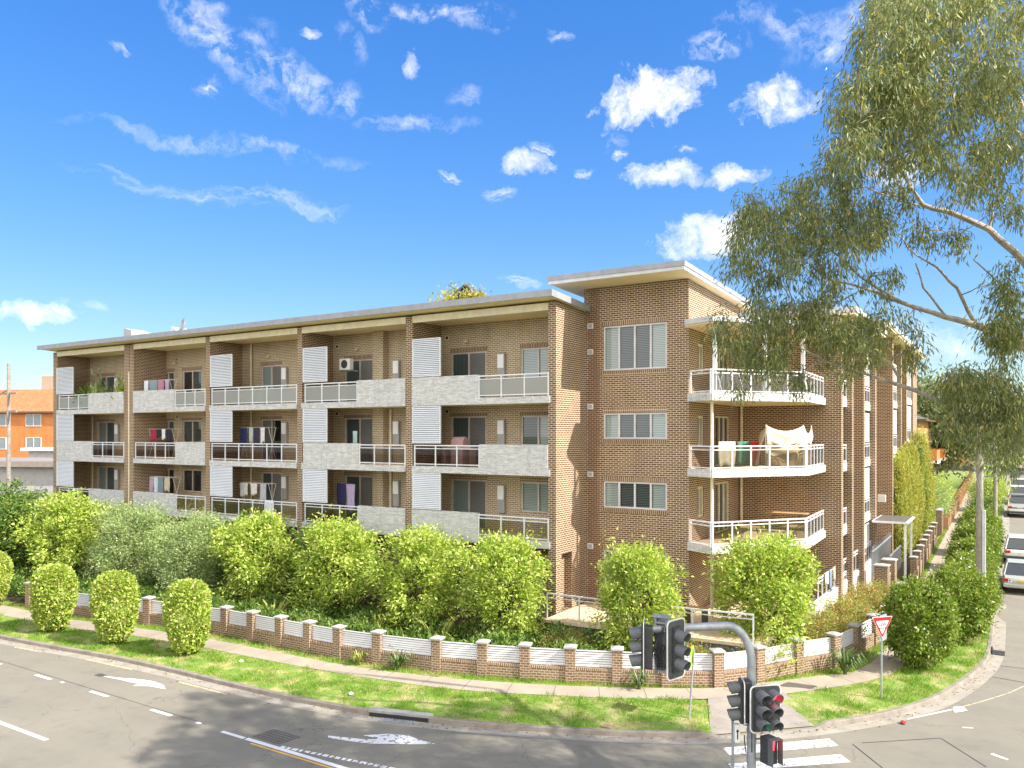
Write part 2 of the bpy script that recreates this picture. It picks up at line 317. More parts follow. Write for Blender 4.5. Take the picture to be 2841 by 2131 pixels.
def wall(mb, u0, u1, z0, z1, holes=(), n=0.0, depth=.14):
    us = sorted({u0, u1, *[h[0] for h in holes], *[h[1] for h in holes]}); zs = sorted({z0, z1, *[h[2] for h in holes], *[h[3] for h in holes]})
    for a, b in zip(us, us[1:]):
        for c, d in zip(zs, zs[1:]):
            if any(h[0] - 1e-6 <= a and b <= h[1] + 1e-6 and h[2] - 1e-6 <= c and d <= h[3] + 1e-6 for h in holes): continue
            mb.quad((a, n, c), (b, n, c), (b, n, d), (a, n, d))
    for a, b, c, d in holes:
        mb.quad((a, n, c), (a, n, d), (a, n - depth, d), (a, n - depth, c)); mb.quad((b, n, c), (b, n - depth, c), (b, n - depth, d), (b, n, d))
        mb.quad((a, n, d), (b, n, d), (b, n - depth, d), (a, n - depth, d)); mb.quad((a, n, c), (a, n - depth, c), (b, n - depth, c), (b, n, c))
# ------------------------------------------------------------------ terrain and curves
def hz(y): return 0.0 if y < 42 else .034 * (y - 42) * min(1, (y - 42) / 12) if y < 54 else .034 * (y - 42)
K = [(-150, 16.6), (-60, 16.6), (-45, 16.6), (-35.5, 16.74), (-32.7, 17.0), (-28.3, 17.5), (-25.5, 17.62), (-21.8, 17.66), (-19.3, 17.76), (-18.37, 17.85), (-16.27, 18.1), (-14.38, 18.6), (-12.82, 19.1), (-10.56, 19.99), (-8.68, 20.88), (-7.0, 21.85), (-5.9, 22.85), (-4.77, 24.0), (-3.14, 26.1), (-1.93, 28.55), (-1.21, 31.3), (-.76, 33.7), (-.58, 36), (-.56, 39.5), (-.56, 48), (-.5, 58), (-.45, 76), (-.4, 100), (-.4, 130), (3, 160), (12, 190)]
F = [(-150, 20.2), (-60, 20.2), (-45, 20.2), (-36.57, 20.34), (-34.85, 20.5), (-31.96, 21.14), (-29, 21.5), (-27.5, 21.7), (-24.2, 21.7), (-22.7, 21.7), (-21.16, 21.72), (-19.42, 21.93), (-17.05, 22.34), (-15.42, 22.8), (-14, 23.27), (-12.56, 23.83), (-11.12, 24.44), (-9.66, 25.1), (-8.2, 25.94), (-7.2, 27.18), (-6.3, 28.84), (-5.35, 30.33), (-4.93, 32.2), (-4.6, 34.28), (-4.35, 36.3), (-4.32, 38.3), (-4.4, 43), (-4.45, 50), (-4.45, 60), (-4.3, 68), (-4.3, 85), (-4.3, 100), (-4.3, 130), (-1, 163), (8, 194)]
def resample(c, n, wts=None):
    c = [Vector((x, y)) for x, y in c]; L = [0]
    for a, b in zip(c, c[1:]): L.append(L[-1] + (b - a).length)
    return c, L
def pointat(c, L, s):
    for k in range(len(c) - 1):
        if s <= L[k + 1] or k == len(c) - 2:
            t = (s - L[k]) / max(1e-9, L[k + 1] - L[k]); return c[k].lerp(c[k + 1], t), (c[k + 1] - c[k]).normalized()
Kc, KL = resample(K, 0); Fc, FL = resample(F, 0)
def smoothcurve(c, L, step):
    out = []; s = 0
    while s <= L[-1]:
        q = sum((pointat(c, L, min(max(s + o, 0), L[-1]))[0] for o in (-.9, -.45, 0, .45, .9)), Vector((0, 0))) / 5; out.append(q); s += step
    return out
KS = smoothcurve(Kc, KL, .5)
def offset(cv, d):                      # positive d: to the left of travel (away from road)
    out = []
    for k, p in enumerate(cv):
        t = (cv[min(k + 1, len(cv) - 1)] - cv[max(k - 1, 0)]).normalized(); out.append(p + Vector((-t.y, t.x)) * d)
    return out
def nearestF(p):
    best = None
    for a, b in zip(Fc, Fc[1:]):
        ab = b - a; t = max(0, min(1, (p - a).dot(ab) / ab.length_squared)); q = a + ab * t; dd = (q - p).length
        if best is None or dd < best[0]: best = (dd, q)
    return best[1]
def ribbon(A, B, za, zb, mb, i0=0, i1=None):
    pa = [mb.P(p.x, p.y, hz(p.y) + za) for p in A]; pb = [mb.P(p.x, p.y, hz(p.y) + zb) for p in B]
    for k in range(i0, (i1 or len(A)) - 1): mb.f.append((pa[k], pa[k + 1], pb[k + 1], pb[k]))
# which kerb samples are the pram ramp
ramp_i = [k for k, p in enumerate(KS) if -7.1 < p.x < -4.75 and p.y < 25]
def kz(k): return .015 if k in ramp_i else .15
# fence line correspondence for every kerb sample: monotone
FN = []; prev = 0
for p in KS:
    q = nearestF(p); FN.append(q)
# asphalt
def asphalt():
    m, t, p = newmat('asphalt'); a = noise(t, 60, 3, .7); b = noise(t, .35, 5); c = noise(t, 2.2, 6)
    col = mixcol(t, ramp(t, a, .3, .7), (.145, .135, .11), (.275, .256, .21)); col = mixcol(t, mt('MULTIPLY', ramp(t, b, .35, .7), .5, tree=t), col, (.285, .26, .205)); col = mixcol(t, mt('MULTIPLY', ramp(t, c, .5, .8), .3, tree=t), col, (.14, .13, .12))
    # wheel-path polish runs along the main road
    g = N(t, 'ShaderNodeNewGeometry'); s = N(t, 'ShaderNodeSeparateXYZ'); t.links.new(g.outputs['Position'], s.inputs[0])
    w = mt('SINE', mt('MULTIPLY', mt('ADD', s.outputs['Y'], mt('MULTIPLY', b, 1.4, tree=t), tree=t), 3.6, tree=t), tree=t); col = mixcol(t, mt('MULTIPLY', ramp(t, w, -.2, 1.0), .22, tree=t), col, (.27, .245, .195))
    vo = N(t, 'ShaderNodeTexVoronoi', feature='DISTANCE_TO_EDGE'); vo.inputs['Scale'].default_value = .22; wv = N(t, 'ShaderNodeVectorMath', operation='ADD'); t.links.new(g.outputs['Position'], wv.inputs[0]); nw = N(t, 'ShaderNodeTexNoise'); nw.inputs['Scale'].default_value = 1.2; nw.inputs['Detail'].default_value = 5; t.links.new(g.outputs['Position'], nw.inputs['Vector']); t.links.new(nw.outputs['Color'], wv.inputs[1]); t.links.new(wv.outputs[0], vo.inputs['Vector'])
    crack = mt('LESS_THAN', vo.outputs['Distance'], .0018, tree=t); col = mixcol(t, mt('MULTIPLY', crack, .45, tree=t), col, (.07, .065, .055))
    oil = ramp(t, noise(t, .9, 5), .58, .72); col = mixcol(t, mt('MULTIPLY', oil, .22, tree=t), col, (.08, .075, .065))
    t.links.new(col, p.inputs['Base Color']); p.inputs['Roughness'].default_value = .85; p.inputs['Specular IOR Level'].default_value = .3; bump(t, p, a, .25, .01); return m
ASPH = asphalt()
mb = MB(); X0, X1, Y0, Y1 = -160, 90, -60, 230
xs = [X0 + i * (X1 - X0) / 30 for i in range(31)]; ys = [Y0, 0, 20, 35, 42] + [42 + i * 4 for i in range(1, 47)]
ids = [[mb.P(x, y, hz(y)) for x in xs] for y in ys]
for j in range(len(ys) - 1):
    for i in range(len(xs) - 1): mb.f.append((ids[j][i], ids[j][i + 1], ids[j + 1][i + 1], ids[j + 1][i]))
road = struct(mb.build('road', ASPH))
GRND = M('grassy_ground', (.16, .22, .05), .95, (.26, .24, .1), .3)
mb = MB(); R_ = 2500
mb.quad((-R_, -R_, -.35), (R_, -R_, -.35), (R_, R_, -.35), (-R_, R_, -.35)); struct(mb.build('ground', GRND))
# gutter, kerb, verge soil, footpath
PATHM = M('footpath_concrete', (.50, .43, .37), .85, (.38, .33, .28), 1.3, bmp=.15)
def pathmat():
    m, t, p = newmat('footpath_slabs'); vec, u, z, pos, sp = uv_world(t)
    a = noise(t, 1.2, 6); b = noise(t, 40, 3); col = mixcol(t, ramp(t, a, .3, .7), (.43, .36, .28), (.31, .265, .21)); col = mixcol(t, mt('MULTIPLY', b, .3, tree=t), col, (.33, .29, .23))
    uvn = N(t, 'ShaderNodeUVMap'); sx = N(t, 'ShaderNodeSeparateXYZ'); t.links.new(uvn.outputs[0], sx.inputs[0])
    j = mt('LESS_THAN', mt('PINGPONG', sx.outputs['X'], .75, tree=t), .012, tree=t); col = mixcol(t, j, col, (.14, .12, .1))
    t.links.new(col, p.inputs['Base Color']); p.inputs['Roughness'].default_value = .85; bump(t, p, b, .15, .01); return m
PATHM = pathmat()
mb = MB(); ribbon(offset(KS, -.42), KS, .004, .012, mb); GUT = mb.build('gutter', CONCL); struct(GUT)
mb = MB(); K1 = offset(KS, .02); K2 = offset(KS, .17)
pa = [mb.P(p.x, p.y, hz(p.y) - .02) for p in KS]; pb = [mb.P(p.x, p.y, hz(p.y) + kz(k) - .02) for k, p in enumerate(K1)]; pc = [mb.P(p.x, p.y, hz(p.y) + kz(k)) for k, p in enumerate(offset(KS, .05))]; pd = [mb.P(p.x, p.y, hz(p.y) + kz(k)) for k, p in enumerate(K2)]; pe = [mb.P(p.x, p.y, hz(p.y) - .05) for p in K2]
for k in range(len(KS) - 1):
    for A, B in ((pa, pb), (pb, pc), (pc, pd), (pd, pe)): mb.f.append((A[k], A[k + 1], B[k + 1], B[k]))
struct(mb.build('kerb', CONC, normals=False))
# verge turf
def turf():
    m, t, p = newmat('verge_turf'); a = noise(t, 1.3, 5); b = noise(t, 14, 5); c = noise(t, .6, 4)
    col = mixcol(t, ramp(t, b, .3, .7), (.10, .20, .02), (.22, .33, .04)); col = mixcol(t, mt('MULTIPLY', ramp(t, a, .48, .62), .85, tree=t), col, (.42, .38, .17)); col = mixcol(t, mt('MULTIPLY', ramp(t, c, .6, .72), .5, tree=t), col, (.28, .2, .12))
    t.links.new(col, p.inputs['Base Color']); p.inputs['Roughness'].default_value = .95; bump(t, p, b, .6, .04); return m
TURF = turf()
far = [q + (q - p).normalized() * .15 if (q - p).length > .01 else q for p, q in zip(KS, FN)]
mb = MB(); pa = [mb.P(p.x, p.y, hz(p.y) + kz(k) - .02) for k, p in enumerate(K2)]; mid = [p.lerp(q, .45) for p, q in zip(K2, far)]; pm = [mb.P(p.x, p.y, hz(p.y) + (.11 if k in ramp_i else .15)) for k, p in enumerate(mid)]; pb = [mb.P(p.x, p.y, hz(p.y) + .15) for p in far]
for k in range(len(KS) - 1): mb.f.append((pa[k], pa[k + 1], pm[k + 1], pm[k])); mb.f.append((pm[k], pm[k + 1], pb[k + 1], pb[k]))
struct(mb.build('verge', TURF, normals=False))
# footpath centre line
PO = [(-150, 18.6), (-50, 18.6), (-40, 18.65), (-34.5, 18.95), (-31.1, 19.65), (-26.95, 20.03), (-24.2, 20.1), (-20.9, 20.28), (-18.2, 20.58), (-15.74, 20.98), (-14.38, 21.4), (-13.11, 21.95), (-10.63, 23.05), (-8.09, 24.5), (-7.1, 25.3), (-6.2, 26.25), (-5.33, 27.33), (-4.3, 28.75), (-3.65, 29.95), (-3.2, 31.6), (-2.95, 34), (-2.85, 38), (-2.85, 60), (-2.75, 80), (-2.7, 100), (-2.7, 125)]
PI = [(-150, 19.85), (-50, 19.85), (-40, 19.8), (-36.1, 19.85), (-32.2, 20.5), (-27.9, 21.0), (-23.75, 21.1), (-21.1, 21.15), (-18.8, 21.4), (-16.6, 21.85), (-15.06, 22.35), (-13.7, 22.85), (-12.36, 23.4), (-10.8, 24.2), (-9.1, 25.15), (-8.02, 25.9), (-7.1, 27.0), (-6.2, 28.15), (-5.24, 29.3), (-4.65, 30.0), (-4.3, 31.6), (-4.1, 33.5), (-4.05, 38), (-4.1, 60), (-4.0, 80), (-4.0, 100), (-4.0, 125)]
def dense(c, n=600):
    cc, L = resample(c, 0); return [pointat(cc, L, L[-1] * k / (n - 1))[0] for k in range(n)]
def pair(A, B, per=6):
    oa, ob = [], []
    for k in range(len(A) - 1 if len(A) < len(B) else len(B) - 1):
        for j in range(per): t = j / per; oa.append(Vector(A[k]).lerp(Vector(A[k + 1]), t)); ob.append(Vector(B[k]).lerp(Vector(B[k + 1]), t))
    return oa, ob
PIb = PI[:]; 
def nearest_on(c, p):
    best = None
    for a, b in zip(c, c[1:]):
        a = Vector(a); b = Vector(b); ab = b - a; t = max(0, min(1, (p - a).dot(ab) / ab.length_squared)); q = a + ab * t; dd = (q - p).length
        if best is None or dd < best[0]: best = (dd, q)
    return best[1]
POs = smoothcurve(*resample(PO, 0)[:2], .5); PIs = [nearest_on(PI, p) for p in POs]
mb = MB(); pa = [mb.P(p.x, p.y, hz(p.y) + .162) for p in POs]; pb = [mb.P(p.x, p.y, hz(p.y) + .162) for p in PIs]
for k in range(len(POs) - 1): mb.f.append((pa[k], pa[k + 1], pb[k + 1], pb[k]))
fp = mb.build('footpath', PATHM, normals=False); struct(fp)
uvl = fp.data.uv_layers.new(name='UVMap'); n = len(POs)
for pl in fp.data.polygons:
    for li in pl.loop_indices:
        vi = fp.data.loops[li].vertex_index; kk = vi if vi < n else vi - n; uvl.data[li].uv = (kk * .5, 0 if vi < n else 1)
# pram ramp: from kerb lip to path
mb = MB(); A = [(-7.15, 22.0, .03), (-4.70, 24.40, .03)]; Bq = [(-8.09, 24.62, .185), (-6.15, 26.42, .185)]
ia = [mb.P(*[A[0][q] + (A[1][q] - A[0][q]) * k / 4 for q in range(3)]) for k in range(5)]; ib = [mb.P(*[Bq[0][q] + (Bq[1][q] - Bq[0][q]) * k / 4 for q in range(3)]) for k in range(5)]
for k in range(4): mb.f.append((ia[k], ia[k + 1], ib[k + 1], ib[k]))
for (a, b) in ((ia[0], ib[0]), (ia[-1], ib[-1])): pass
struct(mb.build('kerb_ramp', M('ramp_concrete', (.34, .30, .26), .9, (.26, .23, .2), 2), normals=False))
# garden soil / lot behind fence
SOIL = M('garden_soil', (.10, .075, .045), .95, (.16, .13, .06), 2, bmp=.4)
mb = MB(); cols_ = []
lot = [p for p in F if p[1] < 200]
def FYat(x):
    for a, b in zip(F, F[1:]):
        if a[0] <= x <= b[0] and b[0] > a[0]: return a[1] + (b[1] - a[1]) * (x - a[0]) / (b[0] - a[0])
    return 38
gx = [-150, -120, -100, -80, -60, -50, -40, -36, -32, -28, -24, -20, -17, -14, -12, -10, -8.5, -7.5, -6.6, -6, -5.5, -5.1, -4.75]
gt = [0, .01, .02, .04, .06, .1, .15, .2, .3, .45, .6, .8, 1]
rows = []
for x in gx:
    y0 = FYat(x); rows.append([mb.P(x, y0 + (200 - y0) * t, hz(y0 + (200 - y0) * t) + .13 + .25 * min(1, t * 40) * (1 if x < -5 else 0)) for t in gt])
for a, b in zip(rows, rows[1:]):
    for k in range(len(gt) - 1): mb.f.append((a[k], b[k], b[k + 1], a[k + 1]))
struct(mb.build('garden_bed', SOIL))
# lawn of the neighbour up the street
mb = MB(); ids = [(mb.P(-14, y, hz(y) + .42), mb.P(-4.5, y, hz(y) + .42)) for y in range(68, 130, 4)]
for a, b in zip(ids, ids[1:]): mb.f.append((a[0], a[1], b[1], b[0]))
struct(mb.build('neighbour_lawn', TURF))
# far side of the street
mb = MB(); Y = [-10, 20, 34, 42] + list(range(46, 200, 5)); a = [(mb.P(9.2, y, hz(y) + .0), mb.P(9.2, y, hz(y) + .15), mb.P(60, y, hz(y) + .15)) for y in Y]
for p, q in zip(a, a[1:]): mb.f.append((p[0], q[0], q[1], p[1])); mb.f.append((p[1], q[1], q[2], p[2]))
struct(mb.build('far_verge', TURF))
# markings
def paint(name, wear, col=(.78, .78, .76)):
    m, t, p = newmat(name); f = mt('GREATER_THAN', noise(t, 7, 6, .7), wear, tree=t)
    t.links.new(col and mixcol(t, f, (.22, .2, .18), col), p.inputs['Base Color']); p.inputs['Roughness'].default_value = .6; return m
PW = paint('road_paint_white', .33); PWW = paint('road_paint_worn', .44); PY = paint('road_paint_yellow', .36, (.75, .42, .08)); PED = paint('road_paint_faded', .45, (.55, .48, .3)); TAR = M('tar_seam', (.035, .035, .035), .7)
def mark(name, polys, mat, z=.005):
    mb = MB()
    for q in polys: mb.f.append(tuple(mb.P(x, y, hz(y) + z) for x, y in q))
    return mb.build(name, mat, road)
def strip(p, q, w):
    p = Vector(p); q = Vector(q); t = (q - p).normalized(); n = Vector((-t.y, t.x)) * w / 2; return [tuple(p + n), tuple(q + n), tuple(q - n), tuple(p - n)]
for x in (-32.6, -29.19, -25.78, -22.47): mark('lane_dash', [strip((x, 14.95), (x + 1.0, 14.95), .13)], PW)
mark('lane_dash', [strip((-19.11, 14.92), (-18.15, 14.92), .13)], PW)
mark('lane_line', [strip((-18.08, 14.93), (-6, 14.93), .15)], PW); mark('yellow_line', [strip((-17.7, 14.76), (-6, 14.76), .07)], PY)
mark('lane_line', [strip((-25.6, 11.92), (-22.7, 11.92), .14)], PW); mark('lane_line', [strip((-31.6, 11.92), (-28.7, 11.92), .14)], PW)
mark('edge_line', [strip((-33.7, 16.45), (-32.03, 16.62), .09)], PED); mark('edge_line', [strip((-29.69, 16.97), (-26.86, 17.12), .09)], PED); mark('edge_line', [strip((-24.22, 17.12), (-21.69, 17.14), .09)], PED)
mark('lane_stud', [strip((-20.35, 15.0), (-20.15, 15.0), .1)], PW); mark('lane_stud', [strip((-27.6, 14.98), (-27.45, 14.98), .1)], PW)
sq = []; x = -16.8
while x < -8: w = rnd.uniform(.1, .22); sq.append(strip((x, 15.03 + (x + 16.8) * .15), (x + w, 15.03 + (x + w + 16.8) * .15), .13)); x += w + .06
mark('worn_turn_line', sq, PWW, .009)
def arrow(mat, shaft, head):
    mb = MB(); mb.f.append(tuple(mb.P(x, y, .005) for x, y in shaft)); mb.f.append(tuple(mb.P(x, y, .008) for x, y in head)); mb.build('turn_arrow', mat, road, normals=False)
arrow(PW, [(-26.95, 16.10), (-26.1, 16.20), (-25.5, 16.22), (-25.2, 16.3), (-25.35, 16.45), (-26.0, 16.40), (-26.95, 16.16)], [(-25.1, 16.02), (-25.2, 16.3), (-25.35, 16.45), (-26.1, 16.42), (-25.4, 16.62), (-24.9, 16.7), (-24.3, 16.62), (-23.84, 16.39), (-24.6, 16.3)])
arrow(PWW, [(-16.3, 16.30), (-16.18, 16.18), (-15.1, 16.42), (-14.6, 16.75), (-14.75, 16.95), (-15.3, 16.62)], [(-15.51, 16.8), (-15.0, 16.9), (-14.85, 16.6), (-14.96, 16.42), (-14.27, 16.85), (-13.9, 17.05), (-13.35, 17.42), (-13.95, 17.42), (-14.4, 17.5), (-14.95, 17.3)])
mark('crossing_bar', [[(-6.6, 21.34), (-4.27, 23.56), (-3.96, 23.15), (-6.3, 20.95)]], PWW); mark('crossing_bar', [[(-6.16, 20.36), (-3.81, 22.56), (-3.5, 22.17), (-5.9, 20.02)]], PWW)
arc = [(-2.6, 26.4), (-2.1, 27.15), (-1.53, 28.03), (-1.0, 28.95), (-.51, 29.86), (0, 30.9), (.41, 31.95)]
mark('turn_guide_line', [strip(a, b, .07) for a, b in zip(arc[:3], arc[1:3])], PW); mark('turn_guide_line', [strip(a, b, .05) for a, b in zip(arc[2:], arc[3:])], PED)
mark('paint_splash', [[(-1.5, 28.3), (-1.35, 28.5), (-1.2, 28.45), (-1.1, 28.2), (-1.28, 27.95), (-1.42, 27.79), (-1.48, 28.0)]], PW, .008)
mark('paint_scrap', [strip((-1.16, 26.5), (-.9, 26.62), .07)], PW); mark('paint_scrap', [strip((-.41, 24.73), (-.05, 24.5), .12)], PWW)
mark('tar_seam', [strip((-3.45, 23.71), (-1.64, 25.25), .035), strip((-1.64, 25.25), (-.51, 23.67), .035), strip((-3.66, 23.48), (-2.75, 22.2), .035), strip((-.32, 34.31), (.6, 34.35), .05), strip((-.59, 32.59), (.5, 32.40), .05), strip((-40, 15.25), (-20, 15.06), .02)], TAR, .003)
mark('patch_seam', [strip((-17.9, 16.0), (-15.9, 17.3), .02), strip((-15.9, 15.6), (-14.9, 17.5), .02), strip((-14.3, 15.7), (-13.0, 17.9), .02), strip((-17.3, 16.0), (-12.0, 16.1), .015)], M('pale_seam', (.32, .3, .27), .9), .003)
# pit covers
IRON = M('cast_iron', (.06, .06, .062), .7, (.1, .1, .1), 8)
mb = MB()
for k in range(9): a = k / 8; mb.f.append(tuple(mb.P(x, y, .007) for x, y in strip((-18.05 + a * 1.05, 15.15), (-17.95 + a * 1.05, 15.8), .03)))
for k in range(6): a = k / 5; mb.f.append(tuple(mb.P(x, y, .0075) for x, y in strip((-18.07 + a * .1, 15.15 + a * .65), (-16.97 + a * .1, 15.15 + a * .65), .03)))
tag(mb.build('pit_grid', IRON, normals=False), 'dark iron grid cover set in the shaded road beside the yellow line', 'pit cover')
mb = MB(); mb.box(-27.4, -27.02, 16.02, 16.26, .001, .009); tag(mb.build('pit_cover', IRON), 'small dark square pit cover at the tail of the sunlit arrow', 'pit cover')
# kerb inlet with lintel
t_ = thing('kerb_inlet', 'pale concrete lintel over a kerb drain beside the shaded verge', 'drain', (-15.45, 18.38, 0), math.atan2(.52, 1.86))
mb = MB(); mb.box(-1.0, 1.0, -.05, .22, .13, .20); mb.build('lintel', M('pale_lintel', (.36, .36, .35), .8, (.26, .26, .25), 5), t_); mb = MB(); mb.box(-.95, .95, -.075, -.052, .02, .13); mb.build('opening', DARK, t_)
mb = MB(); [mb.box(-.5 + .1 * k, -.45 + .1 * k, -.42, -.09, .012, .03) for k in range(11)]; mb.build('grate', GALV, t_)
t_ = thing('kerb_inlet', 'steel drain grate in the pale gutter of the side street', 'drain', (-.36, 36.2, 0))
mb = MB(); [mb.box(-.2, .2, -.35 + .06 * k, -.32 + .06 * k, .014, .04) for k in range(12)]; mb.build('grate', IRON, t_); mb = MB(); mb.box(-.26, -.203, -.4, .4, .02, .152); mb.build('opening', DARK, t_)
mb = MB(); mb.box(-.16, .16, -.12, .12, 0, .03); tag(mb.build('meter_cover', M('terracotta_lid', (.3, .2, .15), .8), loc=(-9.75, 20.75, .14)), 'small brown meter lid in the grass near the kerb', 'meter lid')
# ------------------------------------------------------------------ the apartment building
APT = thing('apartment_building', 'long brown brick apartment block with stone-clad balconies and a taller skillion-roofed corner', 'building', (-30, 34, 0))
_inv = Matrix.Translation((30, -34, 0))
_ob = MB.build
def B(mb, name, mat, parent=None, **k):                      # building part, world coordinates -> local of APT
    o = mb.build(name, mat, parent or APT, **k)
    if parent is None: o.location = (30, -34, 0)
    return o
ZB = [3.90, 6.82, 9.78]; FT = [z + .24 for z in ZB]
bays = [(-51.97, -44.66), (-43.72, -37.14), (-36.78, -30.07), (-29.74, -23.12), (-22.73, -15.75)]
YF, YB = 27.96, 30.1
piers = [(-52.44, -51.97), (-44.66, -44.19), (-44.12, -43.72), (-37.14, -36.78), (-30.07, -29.74), (-23.12, -22.73)]
for a, b in piers:
    mb = MB(); mb.box(a, b, YF, YB + .2, .4, 13.78); B(mb, 'pier', BRK)
mb = MB(); mb.box(-43.72, -43.6, 28.05, 28.83, .4, 13.6); 
# right end wall of the long wing, with a doorway
mb = MB(FX(-15.4)); wall(mb, YF, 30.5, .4, 13.84, [(28.43, 29.34, 1.32, 3.64)], 0, .5); mb.xf = None
mb.quad((-15.75, YF, .4), (-15.4, YF, .4), (-15.4, YF, 13.84), (-15.75, YF, 13.84)); mb.quad((-15.75, YF, .4), (-15.75, YF, 13.84), (-15.75, 30.3, 13.84), (-15.75, 30.3, .4)); mb.quad((-15.9, 28.43, 1.32), (-15.9, 29.34, 1.32), (-15.9, 29.34, 3.64), (-15.9, 28.43, 3.64))
B(mb, 'end_wall', BRK, normals=False)
# core masses
mb = MB(); mb.box(-52.44, -15.5, YB + .16, 38, .2, 13.5); B(mb, 'core_wall', BRK)
# back walls of the bays with openings
def framed(u0, u1, z0, z1, xf, kinds, n=-.06, name='window', fm=None, w=.07, blindn=-.115):
    fm = fm or FRAME; mb = MB(xf); k = len(kinds); st = (u1 - u0) / k
    mb.box(u0, u1, n - .05, n + .02, z0, z0 + w); mb.box(u0, u1, n - .05, n + .02, z1 - w, z1)
    for i in range(k + 1):
        c = u0 + i * st; a = max(u0, c - w * .6) if i else u0; b = min(u1, c + w * .6) if i < k else u1
        if i == 0: b = u0 + w
        if i == k: a = u1 - w
        mb.box(a, b, n - .052, n + .022, z0 + w, z1 - w)
    fr = B(mb, name, fm)
    for i, kd in enumerate(kinds):
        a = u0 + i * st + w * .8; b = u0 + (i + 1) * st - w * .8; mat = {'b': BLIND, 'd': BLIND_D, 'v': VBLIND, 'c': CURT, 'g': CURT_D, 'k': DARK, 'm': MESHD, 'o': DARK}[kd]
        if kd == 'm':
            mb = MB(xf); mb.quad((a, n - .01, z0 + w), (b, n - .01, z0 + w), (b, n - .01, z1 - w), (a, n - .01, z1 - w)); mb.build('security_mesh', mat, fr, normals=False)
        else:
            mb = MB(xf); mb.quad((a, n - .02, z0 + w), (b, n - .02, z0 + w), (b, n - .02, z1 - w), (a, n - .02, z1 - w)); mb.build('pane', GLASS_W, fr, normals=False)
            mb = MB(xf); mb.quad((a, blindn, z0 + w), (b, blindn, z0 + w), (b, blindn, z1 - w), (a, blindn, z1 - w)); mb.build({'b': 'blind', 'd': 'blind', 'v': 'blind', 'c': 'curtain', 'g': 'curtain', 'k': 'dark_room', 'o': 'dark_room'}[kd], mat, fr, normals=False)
    return fr
def px(x, Y=YB): return onY(x, Y)
def r1(x): return x / 2.765
def r2(x): return 780 + x / 2.765
OPEN = [ # per bay: doors (u0,u1), windows (u0,u1), heater u
    dict(door=(px(r1(745)), px(r1(877))), win=None, heat=px(r1(909)), vent=None, light=px(r1(775))),
    dict(door=(px(r1(1240)), px(r1(1335))), win=(px(r1(1400)), px(r1(1546))), heat=None, vent=px(r1(1362)), light=px(r1(1352))),
    dict(door=(px(r1(2003)), px(r1(2160))), win=None, heat=px(r2(38)), vent=None, light=px(r1(2068))),
    dict(door=(px(r2(487)), px(r2(716))), win=None, heat=px(r2(895)), vent=px(r2(432)), light=px(r2(590))),
    dict(door=(px(r2(1303)), px(r2(1574))), win=(px(r2(1838)), px(r2(2105))), heat=px(r2(1699)), vent=px(r2(1275)), light=px(r2(1430)))]
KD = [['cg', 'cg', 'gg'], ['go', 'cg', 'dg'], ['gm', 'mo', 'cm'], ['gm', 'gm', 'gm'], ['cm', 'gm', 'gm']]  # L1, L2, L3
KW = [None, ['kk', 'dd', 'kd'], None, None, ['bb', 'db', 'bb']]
for bi, (a, b) in enumerate(bays):
    o = OPEN[bi]; holes = []
    for li in range(3):
        f = FT[li]; holes.append((*o['door'], f, f + 2.28))
        if o['win']: holes.append((o['win'][0], min(o['win'][1], b - .03), f + .92, f + 2.28))
    holes.append((*o['door'], 1.1, 3.3)); 
    if o['win']: holes.append((o['win'][0], min(o['win'][1], b - .03), 1.9, 3.3))
    mb = MB(FY(YB)); wall(mb, a, b, .4, 13.7, holes, 0, .14); B(mb, 'back_wall', BRK_CREAM, normals=False)
    for h in holes:
        isdoor = abs(h[3] - h[2]) > 2; li = 3 if h[2] < 3 else [i for i in range(3) if FT[i] - .1 < h[2] < FT[i] + 2][0]
        kd = (KD[bi][li] if isdoor else KW[bi][li]) if li < 3 else ('gm' if isdoor else 'vv')
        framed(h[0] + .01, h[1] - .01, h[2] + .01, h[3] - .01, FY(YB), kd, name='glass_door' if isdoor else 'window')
        mb = MB(FY(YB)); mb.box(h[0] - .05, h[1] + (.05 if h[1] < b - .1 else 0), 0, .006, h[3], h[3] + .19); B(mb, 'lintel_course', SOLD)
    for li in range(3):
        f = FT[li]
        if o['heat']:
            hb = MB(FY(YB)); hb.box(o['heat'] - .19, o['heat'] + .19, 0, .16, f + .85, f + 2.1); q = B(hb, 'water_heater', M('heater_grey', (.42, .42, .42), .5)); 
            hb = MB(FY(YB)); hb.box(o['heat'] - .16, o['heat'] + .16, .161, .19, f + 1.45, f + 2.06); hb.build('cover', M('heater_white', (.92, .93, .95), .35, (.88, .9, .92)), q)
        if o['vent'] and li != 0:
            hb = MB(FY(YB)); hb.box(o['vent'] - .1, o['vent'] + .1, 0, .03, f + 2.9 - (.5 if li < 2 else 0), f + 3.1 - (.5 if li < 2 else 0)); q = B(hb, 'vent', CREAM); hb = MB(FY(YB)); hb.box(o['vent'] - .07, o['vent'] + .07, .031, .035, f + 2.93 - (.5 if li < 2 else 0), f + 3.07 - (.5 if li < 2 else 0)); hb.build('grille', DARK, q)
    hb = MB(FY(YB)); hb.tube([(o['light'], 0, 12.78), (o['light'], .12, 12.8), (o['light'], .2, 12.72)], [.05, .07, .05], 8); B(hb, 'wall_lamp', CREAM, smooth=True)
